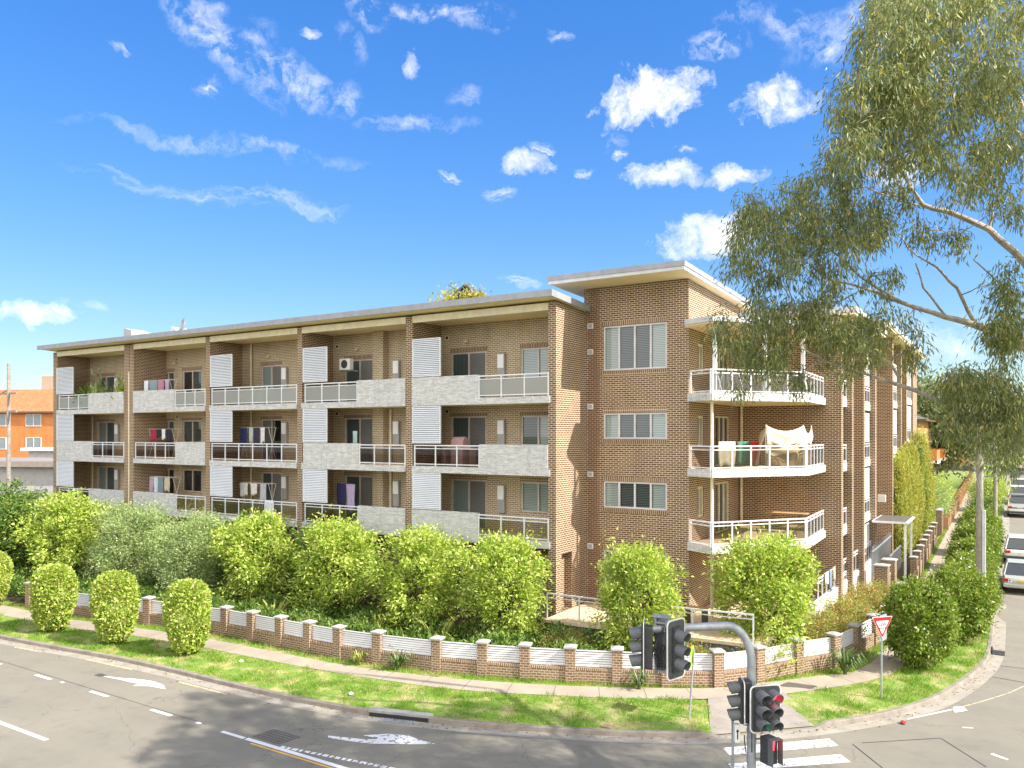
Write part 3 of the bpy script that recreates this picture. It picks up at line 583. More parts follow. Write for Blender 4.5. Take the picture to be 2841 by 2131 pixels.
# a few extra pieces on the back walls
for x_, zt in ((px(r1(1928), 30.0), 13.6), (px(r2(842), 30.0), 9.7), (px(r1(712), 30.0), 9.7)):
    mb = MB(); mb.tube([(x_, 29.98, .5), (x_, 29.98, zt)], .055, 8); B(mb, 'downpipe', CREAM, smooth=True)
mb = MB(); mb.tube([(-44.155, 27.93, .5), (-44.155, 27.93, 12.2)], .045, 8); B(mb, 'downpipe', CREAM, smooth=True)
x0, x1 = px(r2(700), 29.75), px(r2(785), 29.75); mb = MB(); mb.box(x0 + .02, x1, 29.72, 30.09, .4, 13.66); B(mb, 'brick_return', BRK_CREAM)
# slabs, beams, stone
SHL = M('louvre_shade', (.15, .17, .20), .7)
def rail(u0, u1, zb, xf, glass, parent=None, n=0.0, h=.98, step=1.02, name='balustrade'):
    mb = MB(xf); z1 = zb + .27 + h - .04; z0 = zb + .34
    mb.box(u0, u1, n - .03, n + .035, z1 - .05, z1); mb.box(u0, u1, n - .02, n + .02, z1 - .18, z1 - .145); mb.box(u0, u1, n - .02, n + .02, z0, z0 + .04)
    k = max(1, round((u1 - u0) / step))
    for i in range(k + 1):
        c = u0 + .03 + (u1 - u0 - .06) * i / k; mb.box(c - .028, c + .028, n - .025, n + .028, zb + .27, z1 - .05)
    q = B(mb, name, ALU); g = MB(xf); g.quad((u0 + .05, n, z0 + .04), (u1 - .05, n, z0 + .04), (u1 - .05, n, z1 - .18), (u0 + .05, n, z1 - .18)); g.build('glass_panel', glass, q, normals=False); return q
def P_(x): return onY(x, YF)
LAY = { # bay: per level list of (px0,px1,'r'/'s')
 0: [[(164, 248.5, 'r'), (248.5, 345, 's')], [(159, 256, 's'), (256, 345, 'r')], [(164, 247, 'r'), (247, 345, 's')]],
 1: [[(371, 489, 's'), (489, 571, 'r')], [(376, 489, 'r'), (489, 571, 's')], [(371, 486.5, 's'), (486.5, 571, 'r')]],
 2: [[(588, 825, 'r')], [(588, 825, 'r')], [(588, 825, 'r')]],
 3: [[(846, 995, 'r'), (995, 1126, 's')], [(843, 997, 's'), (997, 1126, 'r')], [(846, 992.5, 'r'), (992.5, 1126, 's')]],
 4: [[(1145, 1327, 's'), (1327, 1526, 'r')], [(1150, 1331.5, 'r'), (1331.5, 1525, 's')], [(1145, 1328, 's'), (1328, 1526, 'r')]]}
LOUV = {0: (159, 205), 2: (585.5, 645.5), 3: (842, 909), 4: (1146, 1224)}
for bi, (a, b) in enumerate(bays):
    for li in range(3):
        z = ZB[li]
        mb = MB(); mb.box(a, b, YF + .13, YB, z, z + .22); B(mb, 'floor_slab', SOFFIT)
        mb = MB(); mb.box(a, b if bi < 4 else b + .1, YF - .06, YF + .12, z - .012, z + .27)
        for p0, p1, kd in LAY[bi][li]:
            if kd == 's': mb.box(max(a, P_(p0)), min(b, P_(p1)), YF - .058, YF + .118, z + .27, z + 1.25)
        B(mb, 'stone_parapet', STONE)
        for p0, p1, kd in LAY[bi][li]:
            if kd == 'r': rail(P_(p0), min(P_(p1), b + .04), z, FY(YF), GLASS_F if li == 2 else GLASS_B)
        if bi in LOUV:
            u0, u1 = P_(LOUV[bi][0]), P_(LOUV[bi][1]); z0 = z + 1.28; z1 = (z + 2.97) if li == 2 else ZB[li + 1] - .03
            mb = MB(FY(YF - .03)); w = .05
            mb.box(u0, u1, -.03, .03, z0, z0 + w); mb.box(u0, u1, -.03, .03, z1 - w, z1); mb.box(u0, u0 + w, -.031, .031, z0 + w, z1 - w); mb.box(u1 - w, u1, -.031, .031, z0 + w, z1 - w)
            q = B(mb, 'louvre_screen', ALU); mb = MB(FY(YF - .03)); k = int((z1 - z0 - .1) / .082)
            for i in range(k):
                zz = z0 + .07 + i * (z1 - z0 - .12) / k; mb.hexa([(u0 + w, -.02, zz + .05), (u1 - w, -.02, zz + .05), (u1 - w, .025, zz), (u0 + w, .025, zz), (u0 + w, -.02, zz + .062), (u1 - w, -.02, zz + .062), (u1 - w, .025, zz + .014), (u0 + w, .025, zz + .014)])
            mb.build('slats', SLAT, q)
            mb = MB(FY(YF - .03)); mb.quad((u0, -.05, z0), (u1, -.05, z0), (u1, -.05, z1), (u0, -.05, z1)); mb.build('gap_shade', SHL, q, normals=False)  # dark sheet stands in for the shade between the louvre slats
    mb = MB(); mb.box(a, b, YF + .16, YB, 13.58, 13.66); B(mb, 'balcony_ceiling', SOFFIT)
    mb = MB(); mb.box(a, b, YF - .02, YF + .15, 13.5, 13.80); B(mb, 'fascia_beam', CREAM)
# left wing roof
mb = MB(); zt = lambda x, y: 14.14 - .06 * (y - 27.2)
mb.prism([(-52.75, 27.2), (-15.2, 27.2), (-15.2, 30.48), (-16, 30.48), (-16, 40), (-52.75, 40)], lambda x, y: zt(x, y) - .2, lambda x, y: zt(x, y) - .03); B(mb, 'roof', SOFFIT)
mb = MB(); mb.prism([(-52.8, 27.12), (-15.12, 27.12), (-15.12, 27.2), (-52.8, 27.2)], 13.9, 14.16); mb.prism([(-15.2, 27.2), (-15.12, 27.2), (-15.12, 30.48), (-15.2, 30.48)], lambda x, y: zt(x, y) - .24, lambda x, y: zt(x, y) + .02); B(mb, 'roof_fascia', FASC)
mb = MB(); mb.prism([(-52.79, 27.2), (-15.2, 27.2), (-15.2, 30.48), (-16, 30.48), (-16, 40), (-52.79, 40)], lambda x, y: zt(x, y) - .026, lambda x, y: zt(x, y) + .03); B(mb, 'roof_sheet', ROOFM)
# corner tower
TW = [(-14.52, -11.70, 11.16, 13.04, 'bddb'), (-14.52, -11.70, 8.30, 9.39, 'bddb'), (-14.52, -11.70, 5.42, 6.54, 'bddb'), (-14.52, -11.70, 2.25, 3.64, 'vvvv')]
mb = MB(FY(30.5)); wall(mb, -15.398, -10.8, .4, 14.66, [t[:4] for t in TW], 0, .16); B(mb, 'corner_wall', BRK_T, normals=False)
for a, b, c, d, kd in TW:
    framed(a + .01, b - .01, c + .01, d - .01, FY(30.5), kd, fm=M('white_frame', (.68, .66, .68), .4) , w=.065, n=-.05, blindn=-.13)
    mb = MB(FY(30.5)); mb.box(a - .04, b + .02, 0, .006, d, d + .2); B(mb, 'lintel_course', SOLD); mb = MB(FY(30.5)); mb.hexa([(a - .04, 0, c - .2), (b + .02, 0, c - .2), (b + .02, .02, c - .2), (a - .04, .02, c - .2), (a - .04, 0, c), (b + .02, 0, c), (b + .02, .07, c - .03), (a - .04, .07, c - .03)]); B(mb, 'brick_sill', SOLD)
for z, x in ((13.1, -15.12), (12.0, -15.12), (9.68, -15.12), (6.8, -15.12), (3.75, -15.12)):
    mb = MB(FY(30.5)); mb.box(x - .13, x + .13, 0, .03, z - .11, z + .11); q = B(mb, 'vent', WHITE); mb = MB(FY(30.5)); mb.box(x - .09, x + .09, .031, .036, z - .08, z + .08); mb.build('grille', M('vent_grey', (.4, .43, .48), .5), q)
# side wall of the tower (faces +X) with recess doors
SW = []
for f in FT: SW += [(31.6, 32.35, f + .95, f + 2.2), (33.9, 35.9, f + .02, f + 2.25)]
mb = MB(FX(-10.8)); wall(mb, 30.5, 37.5, .4, 14.4, SW, 0, .16); mb.f.append((mb.P(30.5, 0, 14.4), mb.P(37.5, 0, 14.4), mb.P(37.5, 0, 14.43), mb.P(30.5, 0, 14.66))); B(mb, 'corner_side_wall', BRK, normals=False)
for k, h in enumerate(SW): framed(h[0] + .01, h[1] - .01, h[2] + .01, h[3] - .01, FX(-10.8), 'kg' if k % 2 == 0 else ['ggc', 'kgk', 'ggk'][k // 2], name='window' if k % 2 == 0 else 'glass_door', fm=CREAM)
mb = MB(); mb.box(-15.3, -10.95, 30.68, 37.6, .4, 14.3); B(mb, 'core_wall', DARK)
mb = MB(); mb.box(-15.45, -10.8, 37.48, 37.6, 13, 14.4); mb.quad((-15.42, 30.5, 13.5), (-15.42, 37.5, 13.5), (-15.42, 37.5, 14.43), (-15.42, 30.5, 14.66)); B(mb, 'corner_back_wall', BRK, normals=False)
tr = lambda x, y: 15.06 - .031 * (y - 28.9); RX0, RX1, RY0, RY1 = -16.25, -10.42, 28.9, 39.0
mb = MB(); mb.prism([(RX0, RY0), (RX1, RY0), (RX1, RY1), (RX0, RY1)], lambda x, y: tr(x, y) - .32, lambda x, y: tr(x, y) - .2); B(mb, 'corner_soffit', SOFFIT)
e = .05
mb = MB(); mb.prism([(RX0 - e, RY0 - e), (RX1 + e, RY0 - e), (RX1 + e, RY1), (RX0 - e, RY1)], lambda x, y: tr(x, y) - .2, lambda x, y: tr(x, y)); B(mb, 'corner_roof', FASC)
for z0_, z1_, o_ in ((-.34, -.19, .02),):
    mb = MB(); mb.prism([(RX0 - o_, RY0 - o_), (RX1 + o_, RY0 - o_), (RX1 + o_, RY0), (RX0 - o_, RY0)], lambda x, y: tr(x, y) + z0_, lambda x, y: tr(x, y) + z1_); mb.prism([(RX1, RY0), (RX1 + o_, RY0), (RX1 + o_, RY1), (RX1, RY1)], lambda x, y: tr(x, y) + z0_, lambda x, y: tr(x, y) + z1_); B(mb, 'fascia_trim', FASCL)
# wall at the back of the corner balconies (faces -Y)
mb = MB(); mb.quad((-10.8, 37.5, .3), (-6.3, 37.5, .3), (-6.3, 37.5, 13.7), (-10.8, 37.5, 13.7)); mb.box(-6.7, -6.3, 37.504, 37.95, .3, 13.7); mb.quad((-6.7, 37.5, .3), (-6.7, 37.5, 13.7), (-6.7, 37.51, 13.7), (-6.7, 37.51, .3)); B(mb, 'wing_wall', BRK, normals=False)
# corner balconies
poly = [(-10.8, 30.46), (-9.66, 29.83), (-6.88, 33.45), (-7.0, 37.5), (-10.8, 37.5)]
def edge_xf(p, q):
    p = Vector((*p, 0)); q = Vector((*q, 0)); t = (q - p).normalized(); n = Vector((t.y, -t.x, 0)); return (lambda v: p + t * v.x + n * v.y + Vector((0, 0, v.z))), (q - p).length
for li in range(3):
    z = ZB[li] + .03
    mb = MB(); mb.prism(poly, z, z + .2); B(mb, 'floor_slab', SOFFIT); mb = MB(); mb.prism([(-10.79, 30.6), (-9.7, 30.0), (-7.05, 33.45), (-7.15, 37.4), (-10.79, 37.4)], z + .202, z + .215); B(mb, 'floor_tiles', TILE_FL)
    mb = MB(); 
    for p, q in zip(poly[:3], poly[1:4]):
        xf, L = edge_xf(p, q); mb.xf = xf; mb.box(-.0, L + .0, -.12, .05, z - .012, z + .3)
    mb.xf = None; B(mb, 'stone_parapet', STONE)
    for k, (p, q) in enumerate(zip(poly[:3], poly[1:4])):
        xf, L = edge_xf(p, q); rail(.06, L - .06, z, xf, GLASS_W if li == 2 else GLASS_B, step=[1.2, .9, .85][k], n=-.05)
mb = MB(); mb.prism(poly, .3, 1.3); 
cp = [(-10.8, 30.1), (-9.5, 29.5), (-6.6, 33.35), (-6.75, 37.5), (-10.8, 37.5)]
mb = MB(); mb.prism(cp, 12.72, 12.78); B(mb, 'balcony_soffit', SOFFIT); mb = MB(); mb.prism([(-10.8, 30.02), (-9.47, 29.42), (-6.52, 33.3), (-6.67, 37.49), (-10.8, 37.49)], 12.78, 12.98); B(mb, 'balcony_roof', FASCL)
for x, y in ((-9.62, 30.12), (-8.2, 31.95), (-7.08, 33.5)):
    mb = MB(); mb.box(x - .07, x + .07, y - .07, y + .07, ZB[2] + .23, 12.72); B(mb, 'column', WHITE)
for z0_, z1_ in ((ZB[1] + .23, ZB[2]), (ZB[0] + .23, ZB[1]), (1.3, ZB[0])):
    for a_, b_, r_ in ((-9.8, 30.32, .06), (-10.68, 37.38, .07)): mb = MB(); mb.tube([(a_, b_, z0_), (a_, b_, z1_ + .02)], r_, 10); B(mb, 'downpipe', CREAM, smooth=True)
# right wing: fins, balcony panels, louvres
mb = MB(); mb.box(-20, -7.75, 37.9, 69, .3, 13.6); B(mb, 'wing_core', BRK)
fins = [(39.7, 40.1, -8.2, -6.2), (42.8, 43.2, -8.2, -6.15), (46.8, 47.3, -8.2, -6.15), (52.9, 53.4, -8.2, -6.0), (57.9, 58.3, -8.2, -6.05), (61.0, 61.5, -8.2, -6.05), (66.0, 69, -8.2, -6.1)]
for y0, y1, x0_, x1_ in fins:
    mb = MB(); mb.box(x0_, x1_, y0, y1, .3, 13.7 if y0 < 47 else 14.3); B(mb, 'fin_wall', BRK)
mb = MB(); mb.box(-8.2, -6.9, 47.3, 52.9, .3, 14.0); mb.box(-8.2, -7.1, 40.1, 42.8, .3, 13.6); mb.box(-8.2, -7.0, 58.3, 61.0, .3, 14.2); B(mb, 'wing_bay_wall', BRK)
for (y0, y1, xo, dz, full) in ((37.96, 39.7, -6.42, 0, 0), (43.2, 46.8, -6.4, 0, 1), (53.4, 57.9, -6.28, .43, 1), (61.5, 66.0, -6.2, .9, 1)):
    for li in range(-1, 3):
        z = (ZB[li] if li >= 0 else .95) + dz
        mb = MB(); mb.box(xo - .1, xo, y0, y1, z - .012, z + .36); mb.box(-7.75, xo - .1, y0, y1, z, z + .2); B(mb, 'stone_parapet', RENDER)
        if z < 12: rail(y0 + .02, y1 - .02, z + .08, FX(xo), GLASS_B, n=-.05, step=.9, h=.9)
        if full:
            mb = MB(FX(xo)); z0 = z + 1.28; z1 = z + 2.8
            mb.box(y0 + .05, y1 - .3, -.06, .0, z0, z0 + .05); mb.box(y0 + .05, y1 - .3, -.06, .0, z1 - .05, z1); mb.box(y0 + .05, y0 + .1, -.06, 0, z0 + .05, z1 - .05); mb.box(y1 - .35, y1 - .3, -.06, 0, z0 + .05, z1 - .05); q = B(mb, 'louvre_screen', WHITE); mb = MB(FX(xo)); k = 17
            for i in range(k): zz = z0 + .08 + i * .082; mb.hexa([(y0 + .1, -.05, zz + .05), (y1 - .35, -.05, zz + .05), (y1 - .35, -.005, zz), (y0 + .1, -.005, zz), (y0 + .1, -.05, zz + .062), (y1 - .35, -.05, zz + .062), (y1 - .35, -.005, zz + .014), (y0 + .1, -.005, zz + .014)])
            mb.build('slats', WHITE, q)
for (ya, yb, z, xo) in ((37.4, 47.5, 13.75, -5.65), (47.1, 69.6, 14.35, -5.55)):
    mb = MB(); mb.box(-20, xo - .06, ya, yb, z, z + .1); B(mb, 'wing_soffit', SOFFIT); mb = MB(); mb.box(-20.1, xo, ya - .05, yb + .05, z + .1, z + .36); B(mb, 'wing_roof', FASCL)
# ground-floor podium
mb = MB(); mb.prism([(-15.3, 27.05), (-7.4, 27.6), (-6.75, 33), (-6.5, 47), (-7.6, 47), (-7.6, 37.5), (-15.3, 37.5)], .2, 1.18); B(mb, 'podium', BLOCK)
mb = MB(); mb.prism([(-15.38, 26.95), (-7.3, 27.5), (-6.7, 33), (-7.7, 37.45), (-15.38, 37.45)], 1.18, 1.3); B(mb, 'patio_slab', TILE_FL)
mb = MB(); mb.prism([(-6.72, 32.9), (-6.5, 32.9), (-6.3, 47), (-6.48, 47)], .3, 1.75); B(mb, 'side_garden_wall', RENDER)
def postrail(pts, z, h, mat, name, step=1.6, glass=False):
    mb = MB(); 
    for p, q in zip(pts, pts[1:]):
        xf, L = edge_xf(p, q); mb.xf = xf; mb.box(0, L, -.03, .03, z + h - .05, z + h); mb.box(0, L, -.018, .018, z + h - .2, z + h - .165); k = max(1, round(L / step))
        for i in range(k + 1): c = L * i / k; mb.box(c - .025, c + .025, -.025, .025, z, z + h - .05)
    mb.xf = None; q_ = B(mb, name, mat)
    if glass:
        g = MB()
        for p, q in zip(pts, pts[1:]): xf, L = edge_xf(p, q); g.xf = xf; g.quad((0, 0, z + .1), (L, 0, z + .1), (L, 0, z + h - .2), (0, 0, z + h - .2))
        g.build('glass_panel', GLASS_B, q_, normals=False)
postrail([(-15.35, 27.15), (-12.6, 27.3), (-9.6, 27.5), (-7.5, 27.7)], 1.3, 1.0, ALU, 'patio_railing'); postrail([(-6.6, 34), (-6.55, 37.2)], 1.75, .9, ALU, 'side_railing', .9); postrail([(-6.5, 37.6), (-6.38, 46.8)], 1.75, 1.0, ALU, 'side_railing', .8, True)
mb = MB(); mb.box(-15.38, -15.33, 27.9, 28.0, 1.3, 2.3); 
# timber screen seen between two fins
mb = MB(); [mb.box(-7.05, -7.02, 40.2 + k * .13, 40.31 + k * .13, 1.9, 4.0) for k in range(19)]; B(mb, 'timber_screen', TIMB)
# entrance canopy
mb = MB(); mb.box(-6.15, -4.45, 45.6, 49, 3.86, 3.96); q = B(mb, 'entrance_canopy', ALU); mb = MB(); mb.box(-6.05, -4.55, 45.7, 48.9, 3.961, 3.98); mb.build('canopy_sheet', M('smoky_sheet', (.14, .13, .12), .4), q); [MB().box(x - .05, x + .05, y - .05, y + .05, .3, 3.86).build('canopy_post', ALU, q) for x, y in ((-4.6, 45.8), (-4.6, 48.7))]
mb = MB()
for k in range(26): y = 45 + k * .3; mb.box(-6.1, -6.05, y, y + .05, .8, 2.4 + .25 * (k % 2))
mb.box(-6.12, -6.03, 45, 52.8, 2.35, 2.42); mb.box(-5.5, -5.45, 47, 52, 1.9, 1.96); [mb.box(-5.5, -5.45, 47 + k * .35, 47.05 + k * .35, .5, 1.95) for k in range(15)]; B(mb, 'entrance_railing', GALV)
mb = MB(); mb.box(-6.3, -5.9, 48.9, 49.1, 4.7, 5.1); B(mb, 'canopy_end', WHITE)
# rooftop equipment
def roofpt(x, y, d): return at(x, y, d)
def roofbox(name, label, cat, px0, px1, py0, d, dep, mat):
    p = at(px0, py0, d); q = at(px1, py0, d); w = q.x - p.x; zb = 13.4
    t_ = thing(name, label, cat, (p.x, p.y, zb)); mb = MB(); mb.hexa([(0, 0, 0), (w, 0, 0), (w, dep, 0), (0, dep, 0), (0, 0, p.z - zb), (w, 0, p.z - zb - .25), (w, dep, p.z - zb - .25), (0, dep, p.z - zb)]); mb.build('casing', mat, t_); mb = MB(); mb.box(-.04, w + .04, -.04, dep + .04, -.1, .0); mb.build('base', ROOFM, t_); return t_
roofbox('roof_vent_housing', 'grey sloped plant housing on the far left of the roof', 'roof vent', 343, 385, 910, 56, 1.5, ROOFM)
roofbox('roof_plant_box', 'pale boxy rooftop unit beside the satellite dish', 'roof unit', 474, 500, 906, 56, 1.2, FASCL)
t_ = thing('satellite_dish', 'grey satellite dish on the roof beside the pale unit', 'satellite dish', at(512, 925, 55)); mb = MB(); mb.lathe([(.02, 0), (.25, .03), (.42, .1), (.5, .2), (.49, .2), (.4, .11), (.02, .02)], 20); o = mb.build('dish', GALV, t_, smooth=True); o.rotation_euler = (R(75), 0, R(-20)); o.location = (0, 0, .5); mb = MB(); mb.tube([(0, 0, -1.0), (0, 0, .5)], .03); mb.build('mast', GALV, t_)
# ------------------------------------------------------------------ boundary fence
CAPM = M('cap_concrete', (.45, .45, .43), .8, (.33, .33, .32), 3)
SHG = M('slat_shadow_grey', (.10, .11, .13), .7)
def brickfence(name, label, pts, zf, top=.66, inf=1.22, cap=1.42, pw=.34, mat=BRK_RED, tall=None, louv=True, base=.1):
    t_ = thing(name, label, 'fence', (*pts[0], 0)); ox, oy = pts[0]
    loc = lambda p: Vector((p[0] - ox, p[1] - oy, 0))
    for k, p in enumerate(pts):
        nx = pts[min(k + 1, len(pts) - 1)]; pv = pts[max(k - 1, 0)]; ang = math.atan2(nx[1] - pv[1], nx[0] - pv[0]); z0 = zf(p[1]); h = (tall or {}).get(k, cap)
        mb = MB(); mb.box(-pw / 2, pw / 2, -pw / 2, pw / 2, z0 + base - .1, z0 + h - .12); o = mb.build('pillar', mat, t_); o.location = loc(p); o.rotation_euler = (0, 0, ang)
        mb = MB(); w = pw / 2 + .045; i = [mb.P(x, y, z) for z in (z0 + h - .12, z0 + h - .07) for x, y in ((-w, -w), (w, -w), (w, w), (-w, w))]; a = mb.P(0, 0, z0 + h)
        mb.f += [(i[3], i[2], i[1], i[0])] + [(i[q], i[(q + 1) % 4], i[4 + (q + 1) % 4], i[4 + q]) for q in range(4)] + [(i[4 + q], i[4 + (q + 1) % 4], a) for q in range(4)]; mb.build('cap', CAPM, o)
    for k, (p, q) in enumerate(zip(pts, pts[1:])):
        if louv == 'gap' : continue
        P = loc(p); Q = loc(q); d = (Q - P).normalized(); L = (Q - P).length; a = P + d * pw / 2; b = Q - d * pw / 2; zz = zf((p[1] + q[1]) / 2); nrm = Vector((d.y, -d.x, 0))
        xf = lambda v, a=a, d=d, nrm=nrm: a + d * v.x + nrm * v.y + Vector((0, 0, v.z)); l = (b - a).length
        mb = MB(xf); mb.box(0, l, -.11, .11, zz + base - .1, zz + top - .09); o = mb.build('brick_panel', mat, t_); mb = MB(xf); mb.box(0, l, -.12, .12, zz + top - .09, zz + top); mb.build('coping', SOLD, o)
        if louv:
            mb = MB(xf); mb.box(0, l, -.03, .03, zz + top + .02, zz + top + .05); mb.box(0, l, -.03, .03, zz + inf - .03, zz + inf); n_ = 6
            for i in range(n_): z = zz + top + .06 + i * (inf - top - .09) / n_; h = (inf - top - .09) / n_ * .62; mb.hexa([(0, -.02, z), (l, -.02, z), (l, .025, z - .005), (0, .025, z - .005), (0, -.02, z + h), (l, -.02, z + h), (l, .0, z + h), (0, .0, z + h)])
            o = mb.build('slat_infill', SLAT_F, t_); mb = MB(xf); mb.quad((0, -.028, zz + top + .04), (l, -.028, zz + top + .04), (l, -.028, zz + inf - .02), (0, -.028, zz + inf - .02)); mb.build('slat_gap_shade', SHG, o, normals=False)  # dark quad paints the shade in the gaps of the infill
    return t_
SLAT_F = M('white_slat_infill', (.72, .72, .74), .45, (.64, .64, .66), 1)
fpts = [(-40.0, 20.25), (-38.3, 20.3), (-36.57, 20.34), (-34.85, 20.5), (-33.4, 20.8), (-31.96, 21.14), (-30.45, 21.4), (-28.95, 21.58), (-27.5, 21.7), (-25.9, 21.71), (-24.25, 21.7), (-22.69, 21.7), (-21.16, 21.72), (-19.42, 21.93), (-17.05, 22.34), (-15.42, 22.8), (-14.0, 23.27), (-12.56, 23.83), (-11.12, 24.44), (-9.66, 25.1), (-8.2, 25.94), (-7.2, 27.18), (-6.3, 28.84), (-5.35, 30.33), (-4.93, 32.2), (-4.6, 34.28), (-4.35, 36.3), (-4.32, 38.3), (-4.35, 40.4), (-4.38, 42.3)]
brickfence('boundary_fence', 'red-brown brick fence with capped pillars and white slat infill curving round the corner garden', fpts, lambda y: hz(y) + .02)
sp = [(-4.45, 48.5), (-4.45, 50.4), (-4.45, 52.3), (-4.45, 54.2), (-4.45, 56.2), (-4.45, 58.2), (-4.45, 60.2), (-4.45, 62.2)]
brickfence('street_fence', 'row of tall capped brick pillars beside the side-street footpath past the canopy', sp, lambda y: hz(y) + .02, top=.9, inf=1.3, cap=1.75)
brickfence('gate_pillars', 'pair of tall brick letterbox pillars before the entrance canopy', [(-5.3, 42.6), (-5.2, 44.6)], lambda y: hz(y) + .1, top=1.4, cap=2.1, pw=.6, louv=False)
brickfence('driveway_pillar', 'single plain brick pillar by the neighbour driveway', [(-4.45, 67.0), (-4.45, 67.8)], lambda y: hz(y), top=1.0, cap=2.1, pw=.4, louv=False)
def stepfence():
    t_ = thing('neighbour_fence', 'low orange-brown brick wall stepping uphill along the footpath', 'wall', (-4.2, 70, 0))
    for k in range(22):
        y = 70 + k * 2.2; mb = MB(); mb.box(-.12, .12, y - 70 + .35, y - 70 + 2.2, hz(y) - .2, hz(y) + .95); mb.build('wall_panel', NB, t_); mb = MB(); mb.box(-.2, .2, y - 70, y - 70 + .35, hz(y) - .2, hz(y) + 1.15); mb.build('pillar', NB, t_)
NB = brickmat('neighbour_brick', (.42, .19, .1), (.48, .23, .13), (.5, .4, .3))
stepfence()
# ------------------------------------------------------------------ foliage
def leafmesh(name, Cn, Dn, L, Wd, mat, parent=None, seed=1, fold=.25):
    rg = np.random.default_rng(seed); n = len(Cn); D_ = Dn / (np.linalg.norm(Dn, axis=1, keepdims=True) + 1e-9)
    rr = rg.normal(size=(n, 3)); Sd = np.cross(D_, rr); Sd /= np.linalg.norm(Sd, axis=1, keepdims=True) + 1e-9; Up = np.cross(Sd, D_)
    l = (L * rg.uniform(.65, 1.25, n))[:, None]; w = (Wd * rg.uniform(.7, 1.2, n))[:, None]
    V = np.empty((n, 4, 3)); V[:, 0] = Cn; V[:, 1] = Cn + D_ * l * .45 + Sd * w * .5 + Up * w * fold; V[:, 2] = Cn + D_ * l - Up * w * fold; V[:, 3] = Cn + D_ * l * .45 - Sd * w * .5 + Up * w * fold
    me = bpy.data.meshes.new(name); me.vertices.add(n * 4); me.vertices.foreach_set('co', V.reshape(-1).astype(np.float32)); me.loops.add(n * 4); me.loops.foreach_set('vertex_index', np.arange(n * 4, dtype=np.int32)); me.polygons.add(n)
    me.polygons.foreach_set('loop_start', np.arange(0, n * 4, 4, dtype=np.int32)); me.update(calc_edges=True); me.materials.append(mat)
    o = bpy.data.objects.new(name, me); C.objects.link(o)
    if parent: o.parent = parent
    return o
def crown(seed, r, nclump, nleaf, L, Wd, clr, shell=.45, flat=0, tufts=0, lob=.18, box=0):
    rg = np.random.default_rng(seed); c = []; ph = rg.uniform(0, 6.28, 6)
    while len(c) < nclump:
        v = rg.normal(size=3); v /= np.linalg.norm(v); th = math.atan2(v[1], v[0])
        k = 1 + lob * math.sin(3 * th + ph[0]) * math.cos(2 * v[2] + ph[1]) + lob * .8 * math.sin(5 * th + 4 * v[2] + ph[2])
        s = (rg.uniform(shell, 1)) ** .6 * k
        if box: v = np.sign(v) * np.abs(v) ** (1 - box * .4)
        c.append(v * s * np.array(r))
    c = np.array(c)
    if tufts:
        tt = rg.normal(size=(tufts, 3)); tt[:, 2] = np.abs(tt[:, 2]) + .5; tt /= np.linalg.norm(tt, axis=1, keepdims=True); c = np.vstack([c, tt * np.array(r) * rg.uniform(1.02, 1.26, (tufts, 1))])
    n = len(c); cr = clr * rg.uniform(.6, 1.3, n); P = np.repeat(c, nleaf, 0) + rg.normal(size=(n * nleaf, 3)) * np.repeat(cr, nleaf)[:, None] * .5
    out = P / np.array(r) ** 1.0; Dn = out / (np.linalg.norm(out, axis=1, keepdims=True) + 1e-6) * .8 + rg.normal(size=P.shape) * .75; Dn[:, 2] += flat
    return P, Dn, c
def branches(mb, trunk, cl, r0, k=.35, seed=3, n=18):
    rg = random.Random(seed)
    for c_ in rg.sample(list(map(tuple, cl)), min(n, len(cl))):
        c_ = Vector(c_); b = trunk[rg.randrange(1, len(trunk))]; b = Vector(b); m = b.lerp(c_, .5) + Vector((rg.uniform(-.1, .1), rg.uniform(-.1, .1), .12 * (c_ - b).length)); mb.tube([b, m, c_], [r0 * k, r0 * k * .6, r0 * k * .2], 5)
def make_tree(name, label, cat, seed, r, hc, mat, nclump=170, nleaf=110, L=.17, Wd=.07, clr=.42, trunk_r=.09, group=None, multi=3, **kw):
    t_ = thing(name, label, cat, group=group); P, Dn, cl = crown(seed, r, nclump, nleaf, L, Wd, clr, **kw); P[:, 2] += hc; cl = cl.copy(); cl[:, 2] += hc; P[:, 2] = np.maximum(P[:, 2], .08)
    leafmesh('crown', P, Dn, L, Wd, mat, t_, seed); rg = random.Random(seed); mb = MB()
    for q in range(multi):
        an = rg.uniform(0, 6.28); sp_ = .12 * r[0]; pts = [Vector((0, 0, 0)), Vector((math.cos(an) * sp_, math.sin(an) * sp_, hc * .5)), Vector((math.cos(an) * sp_ * 3, math.sin(an) * sp_ * 3, hc * 1.05)), Vector((math.cos(an) * sp_ * 4, math.sin(an) * sp_ * 4, hc + r[2] * .5))]
        mb.tube(pts, [trunk_r, trunk_r * .8, trunk_r * .5, trunk_r * .2], 7); branches(mb, pts, cl, trunk_r, seed=seed + q, n=8)
    mb.build('trunk', TRUNKM, t_, smooth=True); return t_
GT = 'leafy trees in the corner garden'
tA = make_tree('garden_tree', '', 'tree', 11, (1.45, 1.35, 2.0), 2.05, LEAF_LILLY, group=GT, tufts=26, lob=.22, nclump=120, nleaf=100)
tB = make_tree('garden_tree', '', 'tree', 12, (1.5, 1.4, 1.98), 2.0, LEAF_LILLY, group=GT, tufts=26, lob=.27, nclump=120, nleaf=100)
tG = make_tree('garden_tree', '', 'tree', 13, (1.5, 1.4, 1.95), 2.0, LEAF_GREY, group=GT, tufts=20, L=.12, Wd=.04, nleaf=160, nclump=140, lob=.24)
tD = make_tree('garden_tree', '', 'tree', 14, (1.5, 1.4, 2.05), 2.0, LEAF_DARK, group=GT, tufts=8)
